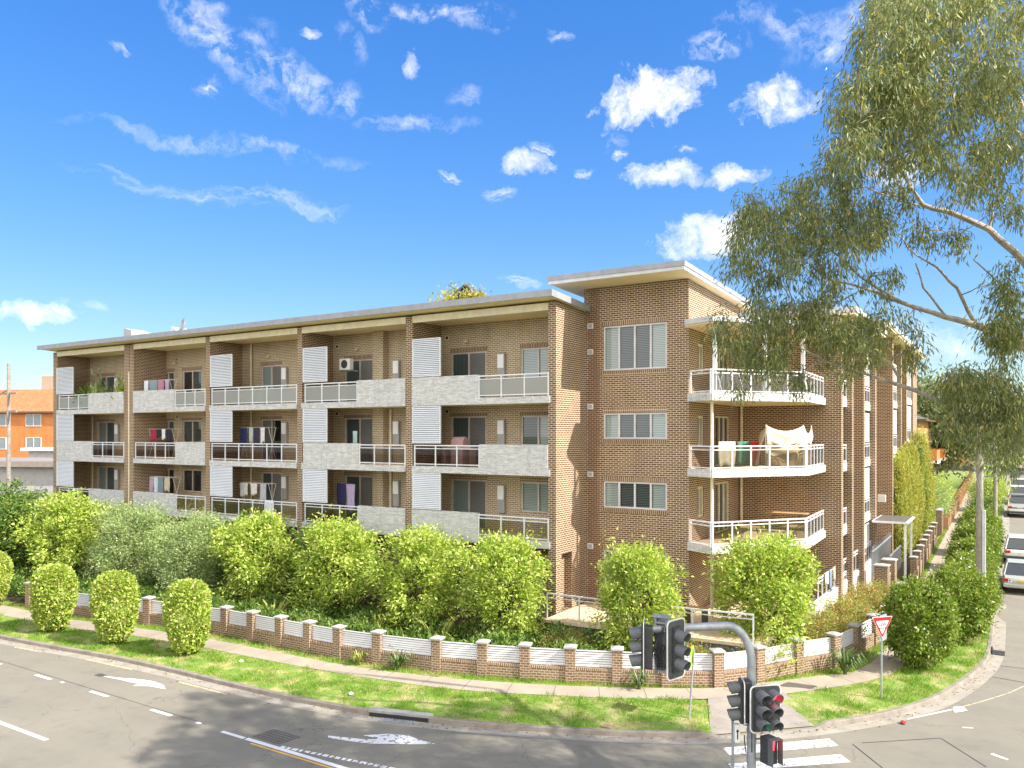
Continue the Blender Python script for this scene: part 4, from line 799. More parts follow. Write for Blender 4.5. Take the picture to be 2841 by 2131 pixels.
def place(proto, used, p, rz, sc, label):
    if id(proto) not in used: used.add(id(proto)); proto.location = p; proto.rotation_euler = (0, 0, rz); proto.scale = sc; proto['label'] = label; return proto
    return dup(proto, p, rz, sc, label)
used = set()
GTP = [(tA, -16.3, 25.6, .45, (1.02, 1.02, .93), 'bright green garden tree left of the doorway pier, third from the traffic lights'),
 (tB, -20.3, 25.5, .4, (1.15, 1.15, .97), 'bright green garden tree under the middle pillar of the two right balcony bays'),
 (tA, -24.9, 25.4, .4, (1.2, 1.15, .98), 'broad green garden tree with a tall sprig rising before the fourth balcony bay'),
 (tB, -29.5, 25.2, .4, (1.1, 1.1, 1.0), 'tall yellow-green garden tree before the third balcony bay'),
 (tG, -33.7, 24.7, .4, (1.2, 1.15, .98), 'olive-tinged garden tree behind the third topiary shrub'),
 (tG, -38.0, 24.2, .4, (1.4, 1.2, 1.05), 'large grey-green garden tree behind the second topiary shrub'),
 (tB, -43.1, 23.7, .4, (1.25, 1.2, 1.12), 'yellow-green garden tree below the leftmost balcony bay'),
 (tA, -11.25, 26.4, .45, (.95, .9, .92), 'round green garden tree before the corner patio railing'),
 (tA, -7.55, 29.5, .4, (1.12, 1.12, .98), 'largest rounded garden tree under the curved corner balconies'),
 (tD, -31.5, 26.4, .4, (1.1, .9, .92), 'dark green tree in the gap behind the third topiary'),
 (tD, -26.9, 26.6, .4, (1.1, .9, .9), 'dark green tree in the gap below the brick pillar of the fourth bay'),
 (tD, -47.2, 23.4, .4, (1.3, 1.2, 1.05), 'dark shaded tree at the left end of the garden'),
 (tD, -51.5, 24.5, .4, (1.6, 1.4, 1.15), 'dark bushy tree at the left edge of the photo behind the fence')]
for i, (pr, x, y, z, sc, lb) in enumerate(GTP): place(pr, used, (x, y, z), i * 1.3, sc, lb)
# topiary verge shrubs
def egg(seed, w, h, n, L, Wd):
    rg = np.random.default_rng(seed); u = rg.uniform(0, 1, n) ** .85; th = rg.uniform(0, 6.283, n); z = .18 + u * (h - .18)
    tt = (z / h); prof = np.where(tt < .62, .34 + .66 * np.sin(np.clip(tt / .62, 0, 1) * 1.5708) ** .7, np.sqrt(np.clip(1 - ((tt - .62) / .38) ** 3.2, 0, 1))) * (1 + .05 * np.sin(th * 3 + tt * 7) + .04 * np.sin(th * 7 - tt * 11))
    rr = w / 2 * prof * rg.uniform(.8, 1.03, n) ** .7; 
    top = rg.uniform(0, 1, n) < .22; rr = np.where(top, rg.uniform(0, 1, n) ** .5 * w / 2 * .9, rr); ztop = h * (.62 + .38 * (1 - np.clip(rr / (w / 2), 0, 1) ** 2.6) ** (1 / 2.6)); z = np.where(top, ztop - rg.uniform(0, .12, n), z)
    P = np.stack([rr * np.cos(th), rr * np.sin(th), z], 1); D_ = np.stack([np.cos(th) * .8, np.sin(th) * .8, np.where(top, .9, .15)], 1) + rg.normal(size=(n, 3)) * .6; D_[:, 2] -= .35
    P += rg.normal(size=P.shape) * .025; return P, D_
P, D_ = egg(5, 1.62, 2.75, 9500, .13, .10); TP = thing('topiary_shrub', 'left egg-shaped clipped shrub on the sunlit verge', 'shrub', group='clipped egg-shaped shrubs on the verge')
leafmesh('foliage', P, D_, .13, .10, LEAF_TOP, TP, 5); mb = MB(); mb.tube([(0, 0, 0), (.02, 0, .5), (0, .03, 1.4)], [.07, .06, .03], 7)
for q in range(7): a = q * .9; mb.tube([(0, 0, .3), (.3 * math.cos(a), .3 * math.sin(a), .9), (.6 * math.cos(a), .6 * math.sin(a), 1.7)], [.03, .02, .01], 5)
mb.build('stem', TRUNKM, TP)
mb = MB(); mb.lathe([(.3, .2), (.62, .8), (.82, 1.5), (.72, 2.2), (.35, 2.55), (.05, 2.6)], 14); mb.build('shade_core', LEAF_DARK, TP)  # dark core paints the shade inside the clipped leaves
TP.location = (-34.4, 18.35, .15)
dup(TP, (-30.35, 18.6, .15), 1.4, (.98, .98, 1.02), 'middle egg-shaped clipped shrub on the sunlit verge'); dup(TP, (-26.5, 19.15, .15), 3.0, (.95, .95, 1.0), 'right egg-shaped clipped shrub nearest the road arrow'); dup(TP, (-42.0, 19.4, .15), 4.4, (1, 1, .95), 'clipped shrub cut off by the left edge of the photo')
# street shrubs with pale flowers
ST = thing('street_shrub', 'big rounded street shrub with pale flowers behind the give way sign', 'shrub', group='flowering shrubs along the side street verge')
P, D_, cl = crown(31, (1.15, 1.15, 1.28), 170, 90, .13, .065, .26, shell=.72, lob=.05); P[:, 2] += 1.45; P[:, 2] = np.maximum(P[:, 2], .15); leafmesh('foliage', P, D_, .13, .065, LEAF_STREET, ST, 31)
P2 = P[np.random.default_rng(3).choice(len(P), 170)] * 1.03; leafmesh('flowers', P2, D_[:170], .1, .1, PETAL, ST, 33)['kind'] = 'stuff'
mb = MB(); pts = [Vector((0, 0, 0)), Vector((.02, .02, .6)), Vector((0, 0, 1.4))]; mb.tube(pts, [.08, .06, .03], 7); cl2 = cl.copy(); cl2[:, 2] += 1.42; branches(mb, pts, cl2, .08, n=24); mb.build('stem', TRUNKM, ST)
mb = MB(); mb.lathe([(.2, .45), (.7, .9), (.85, 1.5), (.6, 2.1), (.1, 2.3)], 12); mb.build('shade_core', LEAF_DARK, ST)  # shade within the shrub put in as a dark mass
ST.location = (-2.75, 31.9, .15)
ST.scale = (1.0, 1.0, 1.1)
for k, (x, y, s_, lb) in enumerate([(-1.8, 36.9, 1.05, 'second flowering street shrub between the sign and the telegraph pole'), (-1.65, 41.2, .95, 'street shrub at the foot of the nearest telegraph pole'), (-1.6, 45.2, .9, 'street shrub beside the rear of the silver sedan'), (-1.7, 49.0, .95, 'street shrub level with the silver parked sedan'), (-1.7, 54.0, 1.0, 'street shrub level with the parked white hatchback'), (-1.7, 59.5, 1.05, 'farthest flowering street shrub before the bare grass strip')]):
    dup(ST, (x, y, hz(y) + .12), 1.1 * k + .5, (s_, s_, s_), lb)
# photinia
PH = thing('photinia_bush', 'low red-tipped bush at the bend of the white garden wall', 'bush', group='red-tipped bushes inside the side fence')
P, D_, cl = crown(41, (.95, .95, .62), 90, 90, .09, .04, .35, shell=.4); P[:, 2] += .62; P[:, 2] = np.maximum(P[:, 2], .03); leafmesh('foliage', P, D_, .09, .04, LEAF_PHOT, PH, 41); mb = MB(); pts = [Vector((0, 0, 0)), Vector((0, 0, .3)), Vector((0, 0, .6))]; mb.tube(pts, [.05, .04, .02], 6); cl2 = cl.copy(); cl2[:, 2] += .62; branches(mb, pts, cl2, .05, n=14); mb.build('stem', TRUNKM, PH)
PH.location = (-6.55, 31.0, .4)
for k, (x, y, s_, lb) in enumerate([(-5.85, 32.6, 1.05, 'red-tipped bush just behind the corner fence pillar with the sign'), (-5.6, 34.9, 1.1, 'red-tipped bush in the middle of the side garden row'), (-5.35, 37.3, 1.05, 'red-tipped bush second from the entrance pillars'), (-5.4, 39.9, 1.05, 'red-tipped bush nearest the entrance pillars'), (-7.6, 28.1, .85, 'yellowish low bush behind the fence right of the mast arm'), (-9.6, 26.4, .8, 'low coppery bush behind the fence left of the mast arm'), (-13.6, 25.4, .8, 'low dark-leaved bush below the patio wall')]):
    dup(PH, (x, y, .35), k * .9, (s_, s_, s_ * .95), lb)
# dark undergrowth behind the long fence
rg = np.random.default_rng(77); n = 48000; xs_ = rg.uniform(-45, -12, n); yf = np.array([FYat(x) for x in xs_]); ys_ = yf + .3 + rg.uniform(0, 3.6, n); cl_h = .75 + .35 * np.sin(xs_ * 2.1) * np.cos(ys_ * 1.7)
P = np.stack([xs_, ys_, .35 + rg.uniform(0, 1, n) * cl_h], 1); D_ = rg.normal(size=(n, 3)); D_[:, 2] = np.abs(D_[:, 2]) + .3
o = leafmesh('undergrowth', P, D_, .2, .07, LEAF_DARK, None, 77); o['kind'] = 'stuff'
# strappy plants
def strappy(name, label, loc, s, mat, n=46, seed=1, wd=.035, droop=1.0):
    t_ = thing(name, label, 'plant', loc); rg = random.Random(seed); mb = MB()
    for k in range(n):
        a = rg.uniform(0, 6.28); l = s * rg.uniform(.7, 1.1); h = l * rg.uniform(.5, .95); pr = None
        for q in range(5):
            t = q / 4; rr = l * t * .8; z = h * math.sin(t * 2.3 * droop) ; c_ = Vector((math.cos(a) * rr, math.sin(a) * rr, z + .02)); w = wd * (1 - t) ** .6 * s + .002; sd_ = Vector((-math.sin(a), math.cos(a), 0)) * w; cur = (mb.P(*(c_ + sd_)), mb.P(*(c_ - sd_)))
            if pr: mb.f.append((pr[0], cur[0], cur[1], pr[1]))
            pr = cur
    mb.build('leaves', mat, t_, normals=False); mb = MB(); mb.lathe([(.05, 0), (.07, .05), (.03, .1)], 8); mb.build('base', TRUNKM, t_); return t_
STR = M('strappy_leaf', (.12, .2, .04), .5, (.06, .11, .03), 6); STRY = M('yellowing_leaf', (.32, .32, .06), .5, (.2, .24, .05), 6)
strappy('agapanthus', 'dark green strappy plant at the foot of the sunlit corner fence', (-4.85, 29.6, .15), .95, STR, 70, 3)
strappy('weed_clump', 'grassy weed clump against the fence behind the traffic lantern', (-10.3, 24.35, .15), .7, STR, 50, 4)
strappy('weed_clump', 'tall weed tuft against the shaded middle fence', (-18.4, 21.8, .15), .8, STR, 50, 5); strappy('weed_clump', 'leafy weed clump left of the tall weed tuft at the fence', (-20.0, 21.55, .15), .6, STRY, 60, 6)
for k, (x, y, lb) in enumerate([(-21.0, 23.4, 'yellowing palm-like plant behind the fence below the fourth bay'), (-26.4, 23.2, 'pale spear-leaved plant behind the fence in the middle'), (-18.2, 23.9, 'spear-leaved plant behind the fence below the fifth bay'), (-38.3, 21.9, 'dark frond plant behind the leftmost topiary')]): strappy('cordyline', lb, (x, y, .4), 1.5, STRY if k != 3 else STR, 18, 20 + k, wd=.03, droop=.85)
# grass blades on the verge and fence foot
def grass(name, polyfun, n, seed, L, mat):
    rg = np.random.default_rng(seed); P = polyfun(rg, n); D_ = rg.normal(size=(len(P), 3)) * .45; D_[:, 2] = 1; o = leafmesh(name, P, D_, L, .016, mat, None, seed, fold=.1); o['kind'] = 'stuff'; return o
GRASS = leafmat('grass_blade', (.14, .29, .02), (.28, .42, .05), (.48, .42, .2), thr=.80, dry=.7)
KSa = np.array([(p.x, p.y) for p in K2]); POa = np.array([tuple(nearest_on(PO, p)) for p in K2]); PIa = np.array([tuple(nearest_on(PI, p)) for p in K2]); FNa = np.array([tuple(q) for q in FN])
vis = np.where((KSa[:, 0] > -42) & (KSa[:, 1] < 75))[0][:-1]
def verge(rg, n):
    seg = np.linalg.norm(KSa[vis + 1] - KSa[vis], axis=1) * np.linalg.norm(POa[vis] - KSa[vis], axis=1); pr = seg / seg.sum(); k = vis[rg.choice(len(vis), n, p=pr)]; t = rg.uniform(0, 1, (n, 1)); s = rg.uniform(.0, .99, (n, 1)); a = KSa[k] * (1 - t) + KSa[k + 1] * t; b = POa[k] * (1 - t) + POa[k + 1] * t; q = a * (1 - s) + b * s
    rx = (q[:, 0] > -8.3) & (q[:, 0] < -4.55) & (q[:, 1] < 26.6); inr = rx & ((q[:, 1] - 22.05) * (1.0) - (q[:, 0] + 7.05) * 0.99 > -.15 - 9) ; 
    # drop blades inside the pram ramp quad
    A_, B_, C_, E_ = np.array([-7.05, 22.05]), np.array([-4.72, 24.35]), np.array([-6.15, 26.42]), np.array([-8.09, 24.62])
    def side(p, a, b): return (b[0] - a[0]) * (p[:, 1] - a[1]) - (b[1] - a[1]) * (p[:, 0] - a[0])
    ins = (side(q, A_, B_) > 0) & (side(q, B_, C_) > 0) & (side(q, C_, E_) > 0) & (side(q, E_, A_) > 0); q = q[~ins]
    sparse = (np.sin(q[:, 0] * 1.9 + 2) * np.sin(q[:, 1] * 2.3 + q[:, 0]) > .15) & (rg.uniform(0, 1, len(q)) < .75); q = q[~sparse]
    return np.column_stack([q, [hz(y) + .14 for y in q[:, 1]]])
grass('verge_grass', verge, 80000, 91, .085, GRASS)
GRASS2 = leafmat('tall_grass_blade', (.10, .24, .02), (.22, .42, .04), (.4, .45, .1), thr=.9)
def tufts(rg, n):
    q = verge(rg, n // 40); q = q[rg.uniform(0, 1, len(q)) < .7]; return np.repeat(q, 40, 0) + rg.normal(size=(len(q) * 40, 3)) * np.array([.12, .12, 0])
grass('weedy_tufts', tufts, 36000, 93, .16, GRASS2)
def foot(rg, n):
    k = vis[rg.integers(0, len(vis), n)]; t = rg.uniform(0, 1, (n, 1)); s = rg.uniform(0, 1, (n, 1)) ** .6; a = PIa[k] * (1 - t) + PIa[k + 1] * t; b = FNa[k] * (1 - t) + FNa[k + 1] * t; q = a * (1 - s) + b * s; return np.column_stack([q, [hz(y) + .14 for y in q[:, 1]]])
grass('fence_foot_grass', foot, 26000, 92, .16, GRASS)
rg = np.random.default_rng(123); kk = vis[rg.integers(0, len(vis), 900)]; off_ = np.where(rg.uniform(0, 1, 900) < .6, -rg.gamma(1.2, .12, 900), rg.uniform(.2, 2.2, 900)); KSn = np.array([(p.x, p.y) for p in KS]); tn = KSn[kk + 1] - KSn[kk]; tn /= np.linalg.norm(tn, axis=1, keepdims=True); q = KSn[kk] + tn * rg.uniform(0, .5, (900, 1)) + np.stack([-tn[:, 1], tn[:, 0]], 1) * off_[:, None]
D_ = rg.normal(size=(900, 3)); D_[:, 2] *= .12; o = leafmesh('fallen_leaves', np.column_stack([q, [hz(y) for y in q[:, 1]] + np.where(off_ < 0, .03, .19)]), D_, .09, .035, leafmat('dry_leaf', (.3, .16, .05), (.45, .27, .09), (.2, .12, .06)), None, 8); o['kind'] = 'stuff'
# conifers
def conifer(seed, w, h, n, mat, name='cypress', label='', fat=.75, L=.14):
    t_ = thing(name, label, 'tree', group='golden cypresses beyond the canopy' if name == 'cypress' else None); rg = np.random.default_rng(seed); nc = int(n / 40); u = rg.uniform(0, 1, nc) ** 1.1; prof = np.clip(np.sin(np.clip(u * .8 + .12, 0, 1) * 3.1416) ** fat, .06, 1) * (1 - u ** 3 * .4); th = rg.uniform(0, 6.28, nc); rr = w / 2 * prof * rg.uniform(.75, 1.05, nc)
    c_ = np.stack([rr * np.cos(th), rr * np.sin(th), .1 + u * (h - .2)], 1); P = np.repeat(c_, 40, 0) + rg.normal(size=(nc * 40, 3)) * np.array([.06, .06, .22]) * w / 1.2; D_ = np.repeat(np.stack([np.cos(th) * .5, np.sin(th) * .5, np.ones(nc)], 1), 40, 0) + rg.normal(size=P.shape) * .4
    leafmesh('crown', P, D_, L, .06, mat, t_, seed); mb = MB(); mb.tube([(0, 0, 0), (0, 0, h * .5), (0, 0, h * .93)], [.12, .08, .02], 7); mb.lathe([(w * .25, .1), (w * .36, h * .3), (w * .33, h * .6), (w * .12, h * .85), (.02, h * .95)], 10); mb.build('trunk', LEAF_DARK, t_); return t_
cy = conifer(51, 1.35, 6.4, 16000, LEAF_CYP, label='golden cypress nearest the canopy, first of the row'); cy.location = (-5.9, 54, .5)
for k, (x, y, s_, lb) in enumerate([(-5.85, 55.8, 1.02, 'second golden cypress of the row past the canopy'), (-5.8, 57.6, 1.06, 'third golden cypress in the middle of the row'), (-5.8, 59.4, 1.1, 'fourth golden cypress of the row'), (-5.7, 61.0, 1.04, 'fifth golden cypress, last of the dense row')]): dup(cy, (x, y, hz(y) + .1), k, (1, 1, s_), lb)
cz = conifer(52, 2.0, 7.6, 16000, LEAF_CYP, label='tallest golden cypress with a bare brown patch, standing alone', fat=.5); cz.location = (-5.6, 65, .8)
o = conifer(53, 1.9, 3.4, 9000, LEAF_DARK, name='dark_conifer', label='small dark conifer before the grey garage at far left'); o.location = (*at(60, 1400, 52).xy, 0.6)
def bush(name, label, loc, r, mat, seed, n=60, nl=90, L=.16, W_=.06):
    return_ = make_tree(name, label, 'bush' if r[2] < 1.6 else 'tree', seed, r, r[2] * 1.05, mat, nclump=n, nleaf=nl, L=L, Wd=W_, clr=r[0] * .4); return_.location = loc; return return_
bush('lawn_shrub', 'soft olive shrub on the neighbour lawn beyond the cypresses', (-5.6, 72, 1.4), (1.6, 2.2, 1.6), LEAF_GREY, 61, 90); bush('lawn_shrub', 'second olive shrub further up the neighbour lawn', (-5.9, 80, 1.7), (1.4, 2.0, 1.5), LEAF_LILLY, 62, 80)
bush('verge_shrub', 'feathery green verge shrub beside the second telegraph pole', (-.9 - .9, 84, 1.5), (1.5, 1.8, 1.7), LEAF_LILLY, 63, 90); bush('verge_shrub', 'dark verge shrub between the two telegraph poles', (-1.9, 76, 1.2), (1.0, 1.4, 1.1), LEAF_DARK, 64, 60)
# ------------------------------------------------------------------ the big gum tree
GUM = thing('gum_tree', 'tall grey-green eucalyptus with drooping leaves hanging in from the right', 'tree', (7.5, 17.5, .15)); gl = Vector((7.5, 17.5, .15))
limbs = [ [(2960, 1010, 17, 20), (2841, 959, 17, 16), (2715, 905, 17, 12), (2624, 880, 17, 8.5), (2498, 836, 17, 6.5), (2400, 800, 17, 4.5), (2280, 770, 17, 3)],
 [(2715, 905, 17, 7), (2686, 865, 17, 6), (2653, 800, 17, 5), (2600, 740, 16.8, 3.5), (2520, 690, 16.5, 2)],
 [(2970, 1300, 16, 15), (2787, 1205, 16, 11), (2606, 1111, 16, 8), (2498, 1068, 16, 6.5), (2396, 1039, 16, 4.5), (2290, 1000, 16, 3), (2200, 960, 16, 2)],
 [(2498, 1060, 16, 5), (2475, 1015, 16, 4), (2440, 980, 16, 3)],
 [(2960, 900, 18, 14), (2841, 728, 18, 12), (2746, 636, 18, 10), (2644, 591, 18, 8.5), (2562, 571, 18, 7), (2529, 521, 18, 5.5), (2471, 424, 18, 4)],
 [(2644, 591, 18, 4), (2500, 560, 18, 3), (2400, 520, 18, 2.5), (2300, 540, 18, 2)], [(2746, 636, 18, 4.5), (2752, 590, 18, 3.5), (2740, 560, 18, 2.5)],
 [(2980, 600, 19, 12), (2841, 308, 19, 10), (2813, 250, 19, 8), (2770, 193, 19, 6), (2721, 96, 19, 4.5), (2690, 10, 19, 3.5)], [(2841, 390, 18.5, 7), (2790, 330, 18.5, 5), (2700, 280, 18.5, 3.5), (2600, 250, 18, 2)],
 [(2498, 836, 17, 4), (2400, 780, 16.5, 3.5), (2330, 710, 16.5, 3), (2250, 670, 16.5, 2.5), (2150, 660, 16.3, 2)], [(2400, 800, 17, 3), (2300, 850, 16.5, 2), (2200, 860, 16, 1.5)], [(2624, 880, 17, 4), (2560, 800, 17, 3), (2540, 730, 17, 2.2)],
 [(2787, 1205, 16, 5), (2740, 1120, 16, 4), (2690, 1060, 16, 3)], [(2841, 959, 17, 6), (2800, 900, 17, 4), (2790, 840, 17, 3)], [(2841, 850, 17, 5), (2770, 780, 17, 3), (2700, 720, 17, 2)]]
mbg = MB(); nodes = []
hub = Vector((4.6, 17.0, 8.2))
for lm in limbs:
    pts = [at(x, y, d) - gl for x, y, d, r in lm]; rs = [r * .85 / FPX * d for x, y, d, r in lm]
    fine_p, fine_r = [], []
    for a, b, ra, rb in zip(pts, pts[1:], rs, rs[1:]):
        for q in range(3): t = q / 3; fine_p.append(a.lerp(b, t) + Vector([rnd.uniform(-.02, .02) for _ in range(3)])); fine_r.append(ra + (rb - ra) * t)
    fine_p.append(pts[-1]); fine_r.append(rs[-1])
    if lm[0][0] > 2900: fine_p.insert(0, hub - gl + Vector((rnd.uniform(-.3, .3), 0, rnd.uniform(-1, 2)))); fine_r.insert(0, rs[0] * 1.4)
    mbg.tube(fine_p, fine_r, 9); nodes += fine_p[1:]
gclumps = []
def ell(x, y, rx, ry, wgt=1.0, d=17, dd=1.2):
    n = max(2, int(math.pi * rx * ry / 1000 * wgt)); rg = rnd
    if d == 17: d, dd = (14.6, 2.4) if y < 480 else (15.6, 1.8) if y < 720 else (16.2, 1.2)
    for _ in range(n):
        while True:
            a, b = rg.uniform(-1, 1), rg.uniform(-1, 1)
            if a * a + b * b < 1: break
        gclumps.append((at(x + a * rx, y + b * ry, d + rg.uniform(-dd, dd)), 1.0))
for e_ in [(2640, 40, 240, 110, 1.35), (2470, 120, 95, 140, 1.3), (2420, 270, 110, 80, 1.2), (2600, 230, 200, 80, 1.3), (2370, 360, 75, 75, 1.1), (2530, 330, 150, 60, 1), (2760, 250, 90, 120, .9), (2400, 430, 110, 55, 1.1), (2520, 450, 80, 40, .7),
  (2290, 530, 90, 60, 1.1), (2175, 560, 85, 55, 1.0), (2090, 600, 50, 70, 1.0), (2070, 670, 45, 70, .9), (2200, 640, 120, 60, 1.0), (2350, 600, 110, 70, 1.1), (2470, 560, 70, 50, .8), (2640, 430, 110, 60, .8), (2770, 430, 80, 70, 1.0),
  (2060, 740, 45, 45, .8), (2150, 740, 90, 60, .6), (2290, 700, 110, 50, .8), (2420, 670, 70, 50, .6), (2600, 640, 70, 35, .7), (2700, 540, 90, 40, .5), (2790, 560, 60, 50, .8), (2680, 660, 60, 30, .5),
  (2030, 915, 38, 50, 1.5), (2075, 970, 42, 55, 1.4), (2130, 895, 70, 45, 1.5), (2215, 880, 95, 50, 1.5), (2160, 985, 50, 50, 1.3), (2205, 1055, 32, 45, 1.0), (2065, 1080, 20, 35, .9), (2290, 900, 70, 50, 1.3), (2320, 970, 35, 60, .7), (2380, 905, 70, 50, 1.3), (2340, 1010, 30, 35, .5), (2480, 900, 60, 50, .6), (2520, 960, 35, 50, .8), (2440, 960, 40, 40, .5), (2000, 880, 22, 35, .5), (2390, 1000, 30, 40, .5),
  (2130, 830, 70, 30, .5), (2260, 800, 80, 35, .6), (2380, 800, 80, 35, .5), (2480, 780, 50, 30, .4)]: ell(*e_)
for e_ in [(2700, 1060, 90, 50, 1.3), (2780, 1090, 60, 80, 1.2), (2690, 1150, 80, 50, 1.2), (2790, 1190, 55, 70, 1.2), (2740, 1250, 50, 40, .7), (2620, 1080, 40, 30, .8), (2640, 1200, 40, 40, .5), (2790, 860, 50, 110, 1.1), (2800, 780, 40, 50, .9), (2800, 930, 40, 60, 1.0), (2810, 960, 30, 60, .8), (2800, 1290, 30, 40, .4)]: ell(*e_, d=15.5, dd=.8)
for k in range(1050):                   # the part of the crown outside the frame, above the crossroads
    while True:
        v = Vector((rnd.uniform(-1, 1), rnd.uniform(-1, 1), rnd.uniform(-1, 1)))
        if .25 < v.length < 1: break
    gclumps.append((Vector((7.8 + v.x * 7.2, 17 + v.y * 6.8, 14.2 + v.z * 5.3)), 1.5))
mbg.tube([(0, 0, 0), (-.3, 0, 3), (-.9, -.2, 5.5), hub - gl, Vector((-1.5, .3, 11)), Vector((-.5, .4, 15))], [.5, .42, .36, .3, .2, .08], 12)
nodes += [Vector((-.5 + a, .3 + b, 9 + c_)) for a in (0, 3, 6, -2) for b in (-3, 0, 3) for c_ in (0, 4, 7)]
for k, (a, b) in enumerate(((3, -2.5), (5, 1.5), (-.5, 3), (.5, -3.2))): mbg.tube([Vector((-1.2, 0, 7)), Vector((a * .5, b * .5, 10)), Vector((a, b, 14))], [.2, .12, .05], 8)
rg = np.random.default_rng(5); Ps, Ds = [], []
gl_l = [(c_ - gl, s_) for c_, s_ in gclumps]; base = np.array([tuple(q) for q in nodes]); ca = np.array([tuple(c_) for c_, _ in gl_l])
dmin = np.array([np.min(np.linalg.norm(base - c_, axis=1)) for c_ in ca]); order = np.argsort(dmin); net = [tuple(q) for q in nodes]; dep = [0.0] * len(net)
def wander(a, b, r0, r1, n=4):
    pts = [a.lerp(b, q / n) + (Vector([rnd.uniform(-1, 1) for _ in range(3)]) * .07 * (b - a).length if 0 < q < n else Vector()) + Vector((0, 0, .10 * (b - a).length * math.sin(q / n * 3.14))) for q in range(n + 1)]
    mbg.tube(pts, [r0 + (r1 - r0) * q / n for q in range(n + 1)], 4, cap=False)
for k in order:
    loc, s_ = gl_l[k]; A_ = np.array(net); dd_ = np.linalg.norm(A_ - ca[k], axis=1) + np.array(dep) * .12; m_ = int(np.argmin(dd_)); nb = Vector(net[m_])
    if (nb - loc).length < 3.5: wander(nb, loc, max(.005, .017 - .0035 * dep[m_]), .004)
    net.append(tuple(loc)); dep.append(dep[m_] + 1)
for c_, s_ in gclumps:
    loc = c_ - gl
    n = int(rnd.uniform(50, 120)) if s_ == 1 else 170; q = rg.normal(size=(n, 3)) * np.array([.12, .12, .13]) * s_ * (1.25 if s_ > 1 else rnd.uniform(.8, 1.3)); q[:, 2] -= .05
    Ps.append(q + np.array(loc)); d_ = q * 1.2 + rg.normal(size=(n, 3)) * .3; d_[:, 2] -= .75; Ds.append(d_)
P = np.vstack(Ps); D_ = np.vstack(Ds); leafmesh('crown', P, D_, .145, .027, LEAF_GUM, GUM, 5, fold=.3); mbg.build('trunk', BARK, GUM, smooth=True, normals=False)
# other trees in the distance
def fartree(name, label, loc, r, hc, mat, seed, trunk=TRUNKM, tr_=.3, n=170, nl=60, L=.5, W_=.28):
    t_ = thing(name, label, 'tree', loc); P, D_, cl = crown(seed, r, n, nl, L, W_, r[0] * .28, shell=.3, lob=.2); P[:, 2] += hc; cl = cl.copy(); cl[:, 2] += hc; leafmesh('crown', P, D_, L, W_, mat, t_, seed); mb = MB(); pts = [Vector((0, 0, 0)), Vector((.1, 0, hc * .4)), Vector((-.1, .1, hc * .8)), Vector((0, 0, hc * 1.1))]; mb.tube(pts, [tr_, tr_ * .8, tr_ * .6, tr_ * .2], 9); branches(mb, pts, cl, tr_, seed=seed, n=16); mb.build('trunk', trunk, t_, smooth=True); return t_
LEAF_FAR = leafmat('far_tree_leaf', (.15, .20, .09), (.27, .32, .15), (.4, .4, .2))
fartree('park_tree', 'big spreading tree with a pale mottled trunk beyond the neighbour lawn', (-8.0, 104, 2.0), (7.5, 6, 4.2), 7.6, LEAF_FAR, 71, BARK, 1.1, n=240, nl=80)
fartree('far_tree', 'broad grey-green tree behind the orange brick flats', (-17, 120, 2.5), (8, 6, 4.5), 8.6, LEAF_FAR, 72, n=240, nl=80); fartree('far_tree', 'dark tree on the right beyond the parked cars', (5.5, 135, 3), (6, 6, 4.5), 6.5, LEAF_FAR, 73, n=200); fartree('far_tree', 'distant tree above the far end of the side street', (-8, 165, 4), (11, 6, 4.5), 6.5, LEAF_FAR, 74, n=200)
fartree('roof_tree', 'golden-leaved tree showing above the middle of the roof', (*at(1290, 850, 62).xy, 0), (2.7, 2.0, 1.05), 18.3, LEAF_YEL, 75, n=60, nl=70, L=.3, W_=.16)
bush('hedge_tree', 'dark hedge tree behind the fence at the left edge', (-58, 24.5, .3), (3, 2, 2.2), LEAF_DARK, 65, 120)
# ------------------------------------------------------------------ signs, lights, poles
RED = M('sign_red', (.55, .01, .03), .4); BLK = M('sign_black', (.01, .01, .01), .5); SWH = M('sign_white', (.82, .82, .82), .4)
def text(body, size, mat, parent, loc, rot, ext=.002, name='lettering'):
    cu = bpy.data.curves.new(name, 'FONT'); cu.body = body; cu.size = size; cu.align_x = 'CENTER'; cu.align_y = 'CENTER'; cu.extrude = ext; cu.offset = size * .02; cu.materials.append(mat); tmp = bpy.data.objects.new(name, cu); C.objects.link(tmp); bpy.context.view_layer.update(); me = bpy.data.meshes.new_from_object(tmp.evaluated_get(bpy.context.evaluated_depsgraph_get())); bpy.data.objects.remove(tmp); o = bpy.data.objects.new(name, me); C.objects.link(o); o.parent = parent; o.location = loc; o.rotation_euler = rot; return o
gw = thing('give_way_sign', 'red and white GIVE WAY triangle on a steel post in the corner grass', 'sign', (-3.44, 27.55, .12), R(YAW + 16))
mb = MB(); mb.tube([(0, 0, 0), (0, 0, 2.55)], .03, 10); mb.build('post', GALV, gw, smooth=True)
def tri(s, yo, th, cx=0):
    r = .06 * s; pts = []
    V = [(-.375 * s, .325 * s), (.375 * s, .325 * s), (0, -.325 * s)]
    for k in range(3):
        v = Vector(V[k]); a = (Vector(V[k - 1]) - v).normalized(); b = (Vector(V[(k + 1) % 3]) - v).normalized(); p0 = v + a * r; p1 = v + b * r
        for q in range(5): t = q / 4; pts.append(p0 * (1 - t) ** 2 + v * 2 * t * (1 - t) + p1 * t * t)
    m = MB(lambda v: Vector((v.x + cx, yo - v.z, 2.28 + v.y))); m.prism([tuple(p) for p in pts], 0, th); return m
tri(1.06, -.035, .004).build('plate_edge', SWH, gw); tri(1.0, -.04, .003).build('red_border', RED, gw); tri(.66, -.0435, .003).build('white_face', SWH, gw)
